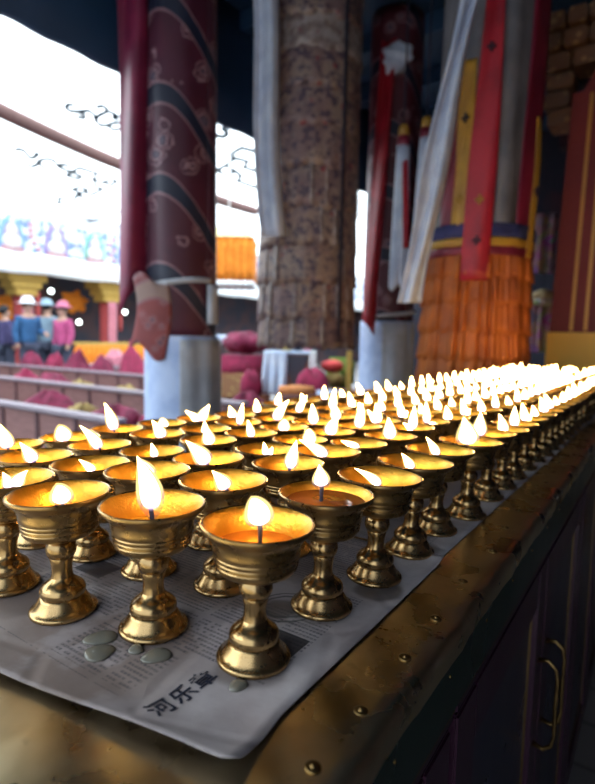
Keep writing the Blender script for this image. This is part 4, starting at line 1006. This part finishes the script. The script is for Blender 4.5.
# --- white tassel streamers behind the scarf
for px, yt, wd, lab in [(404, 128, 17, 'white streamer tassel with yellow cap, left of the pair by the far pillar'), (427, 120, 20, 'white streamer tassel with yellow cap, right of the pair by the far pillar')]:
    dT = 3.45; p = at(px, yt, dT); zb_ = at(px, 288, dT).z; L_ = p.z - zb_; k = dT/FPX
    e = empty('streamer_tassel', (p.x, p.y, zb_), lab, 'tassel', 'white streamer tassels')
    MB().lathe([(0,L_+.02),(4*k,L_+.015),(5*k,L_),(5.5*k,L_-.06),(0,L_-.06)], 16).obj('cap', M_YS, e)
    MB().lathe([(0,L_-.05),(5.6*k,L_-.05),(6.4*k,L_-.12),(0,L_-.12)], 16).obj('collar', M_DRED, e)
    MB().sheet(lambda s, t: ((6*k+(wd/2-6)*k*t + .006*sin(9*2*PI*s+t*3)*t)*cos(2*PI*s), (6*k+(wd/2-6)*k*t+ .006*sin(9*2*PI*s+t*3)*t)*sin(2*PI*s), L_-.11-(L_-.11)*t + .02*sin(s*25)*t), 60, 12, .004).obj('streamers', M_KHATA, e)
    MB().sheet(lambda s, t: (R0*(-.01+.035*s+.02*t) + FH*(-(wd/2*k*(.5+.5*t))-.012) + Vector((0,0,L_-.2-(L_*.55)*t))), 3, 10, .004).obj('red_streamer', M_CRIM, e)
    MB().lathe([(0,L_),(.006,L_),(.006,3.36-zb_),(0,3.36-zb_)], 8).obj('cord', M_DARK, e)
# --- red column with gilt stripes at the right
M_COL = G('maroon_column_paint'); n = M_COL.noise(4, 3); M_COL.bsdf(M_COL.mix(n, (.15, .012, .012), (.21, .018, .015)), .65); M_COL = M_COL.m
M_GST = G('gilt_stripe_paint'); M_GST.bsdf((.55, .26, .04), .4, .2); M_GST = M_GST.m
M_BASEY = G('glow_tinted_ochre_paint'); n = M_BASEY.noise(7, 4); M_BASEY.bsdf(M_BASEY.mix(n, (.85, .40, .03), (.90, .50, .05)), .5); M_BASEY = M_BASEY.m  # ochre paint, brightened and warmed to include the flames' glow
yf = 3.69; xl0, xl1 = -.612, -.566; zc0, zc1 = 1.185, 2.60
e = empty('striped_column', (-.31, yf+.3, 0), 'square maroon column with gilt stripes on an ochre base at the right margin', 'column')
EO = e.location
def taper(x0b, x1b, x0t, x1t, ya, yb, z0, z1, mt, nm, par=e):
    vs = [(x0b,ya,z0),(x1b,ya,z0),(x1b,yb,z0),(x0b,yb,z0),(x0t,ya,z1),(x1t,ya,z1),(x1t,yb,z1),(x0t,yb,z1)]
    return MB().add([(a-EO.x, b-EO.y, c) for a, b, c in vs], [(0,3,2,1),(4,5,6,7),(0,1,5,4),(1,2,6,5),(2,3,7,6),(3,0,4,7)]).obj(nm, mt, par, smooth=False, bevel=.004)
taper(xl0, 0.02, xl1, -.03, yf, yf+.6, zc0, zc1, M_COL, 'shaft')
taper(xl0-.012, .035, xl0-.010, .03, yf-.012, yf+.62, 0, zc0, M_BASEY, 'base')
for px in (573, 588, 608):
    a = at(px, 330, 3.40); sx = a.x
    sx2 = sx + .04*(1 - (sx-xl0)/.6*1.6)
    taper(sx-.011, sx+.011, sx2-.010, sx2+.010, yf-.004, yf+.001, zc0+.01, zc1-.02, M_GST, 'gilt_stripe')
taper(xl1-.0+.05, -.08, xl1+.14, -.17, yf+.02, yf+.58, zc1, zc1+.16, M_COL, 'shaft_shoulder')
M_CARV = G('carved_gilt_wood'); n = M_CARV.noise(14, 4); vo = X(M_CARV.t, M_CARV.vor(16)); M_CARV.bsdf(M_CARV.mix(vo.sm(.1, .4), (.42, .25, .11), (.18, .09, .05)), .5, normal=M_CARV.bump(n, .5, .01)); M_CARV = M_CARV.m
xb = at(548, 55, 3.62); e = empty('bracket_capital', (-.3, 4.1, 2.52), 'carved dark gilt bracket blocks above and beside the striped column', 'capital')
q_ = random.Random(5)
for r_ in range(6):
    zA = 2.53 + r_*.112; x_ = xb.x - .02*(r_ % 2) - .010*r_; xe = -.585 if zA < 2.76 else .45
    while x_ < xe - .03:
        w_ = min(q_.uniform(.11, .19), xe - x_)
        MB().box(x_+.3, x_+.3+w_-.014, -.14-.035*max(0, r_-2), .08, zA-2.52, zA-2.52+.098).obj('carved_block', M_CARV, e, smooth=False, bevel=.012); x_ += w_
MB().box(xb.x+.32, .8, .22, .34, -.02, .68).obj('backing_beam', M_DARK, e, smooth=False)
MB().box(-.15, .15, .22, .34, -2.52, -.02).obj('post', M_DARK, e, smooth=False)
# --- small colourful hangings between the banner and the column
g = G('patchwork_silk'); vo = g.vor(15, None, 'Color'); n = g.noise(9, 3); g.bsdf(g.mix(n.sm(.35, .65)*.7, g.mix(.55, X(g.t, vo), (.25, .05, .12)), (.45, .32, .30)), .7); M_PATCH = g.m
for (x0_, x1_, y0_, y1_, d_, mt, nm, lab) in [(531, 556, 215, 272, 4.6, M_PATCH, 'patchwork_hanging', 'upper patchwork silk hanging in the gap beside the striped column'), (533, 553, 292, 352, 4.5, M_PATCH, 'patchwork_hanging', 'lower bright patchwork hanging in the gap beside the striped column')]:
    c_ = at((x0_+x1_)/2, (y0_+y1_)/2, d_); hw = (x1_-x0_)/2/FPX*d_; hh = (y1_-y0_)/2/FPX*d_
    o = MB().sheet(lambda s, t: R0*(-hw+2*hw*s) + FH*(.02*sin(s*14)) + Vector((0,0,hh-2*hh*t)), 16, 8, .012).obj(nm, mt); o.location = c_; tag(o, lab, 'hanging')
p = at(543, 298, 4.35); e = empty('cream_parasol', p, 'small cream fringed parasol hanging between ruffled banner and striped column', 'parasol')
MB().lathe([(0,.07),(.03,.065),(.08,.035),(.10,-.01),(.095,-.012),(.07,.02),(0,.05)], 26).obj('canopy', cloth_mat('cream_silk', (.55, .42, .22)), e)
MB().sheet(lambda s, t: ((.10+.004*sin(s*120))*cos(2*PI*s), (.10+.004*sin(s*120))*sin(2*PI*s), -.01-.05*t), 80, 2, .004).obj('fringe', M_PATCH, e)
MB().lathe([(0,.06),(.004,.06),(.004,3.3-p.z),(0,3.3-p.z)], 6).obj('cord', M_DARK, e)
# ------------------------------------------------------------------ light: sun through the canopy, open sky, and the flames themselves
w = bpy.data.worlds.new('sky'); sc.world = w; w.use_nodes = True
bg = w.node_tree.nodes['Background']; bg.inputs[0].default_value = (.74, .86, 1, 1); bg.inputs[1].default_value = 1.25
su = bpy.data.lights.new('sun', 'SUN'); su.energy = 11.5; su.angle = .02; su.color = (.93, .98, 1)
so = bpy.data.objects.new('sun', su); COL.objects.link(so); so.rotation_euler = (math.radians(14), math.radians(-10), 0); so.location = (-6, 6, 12)
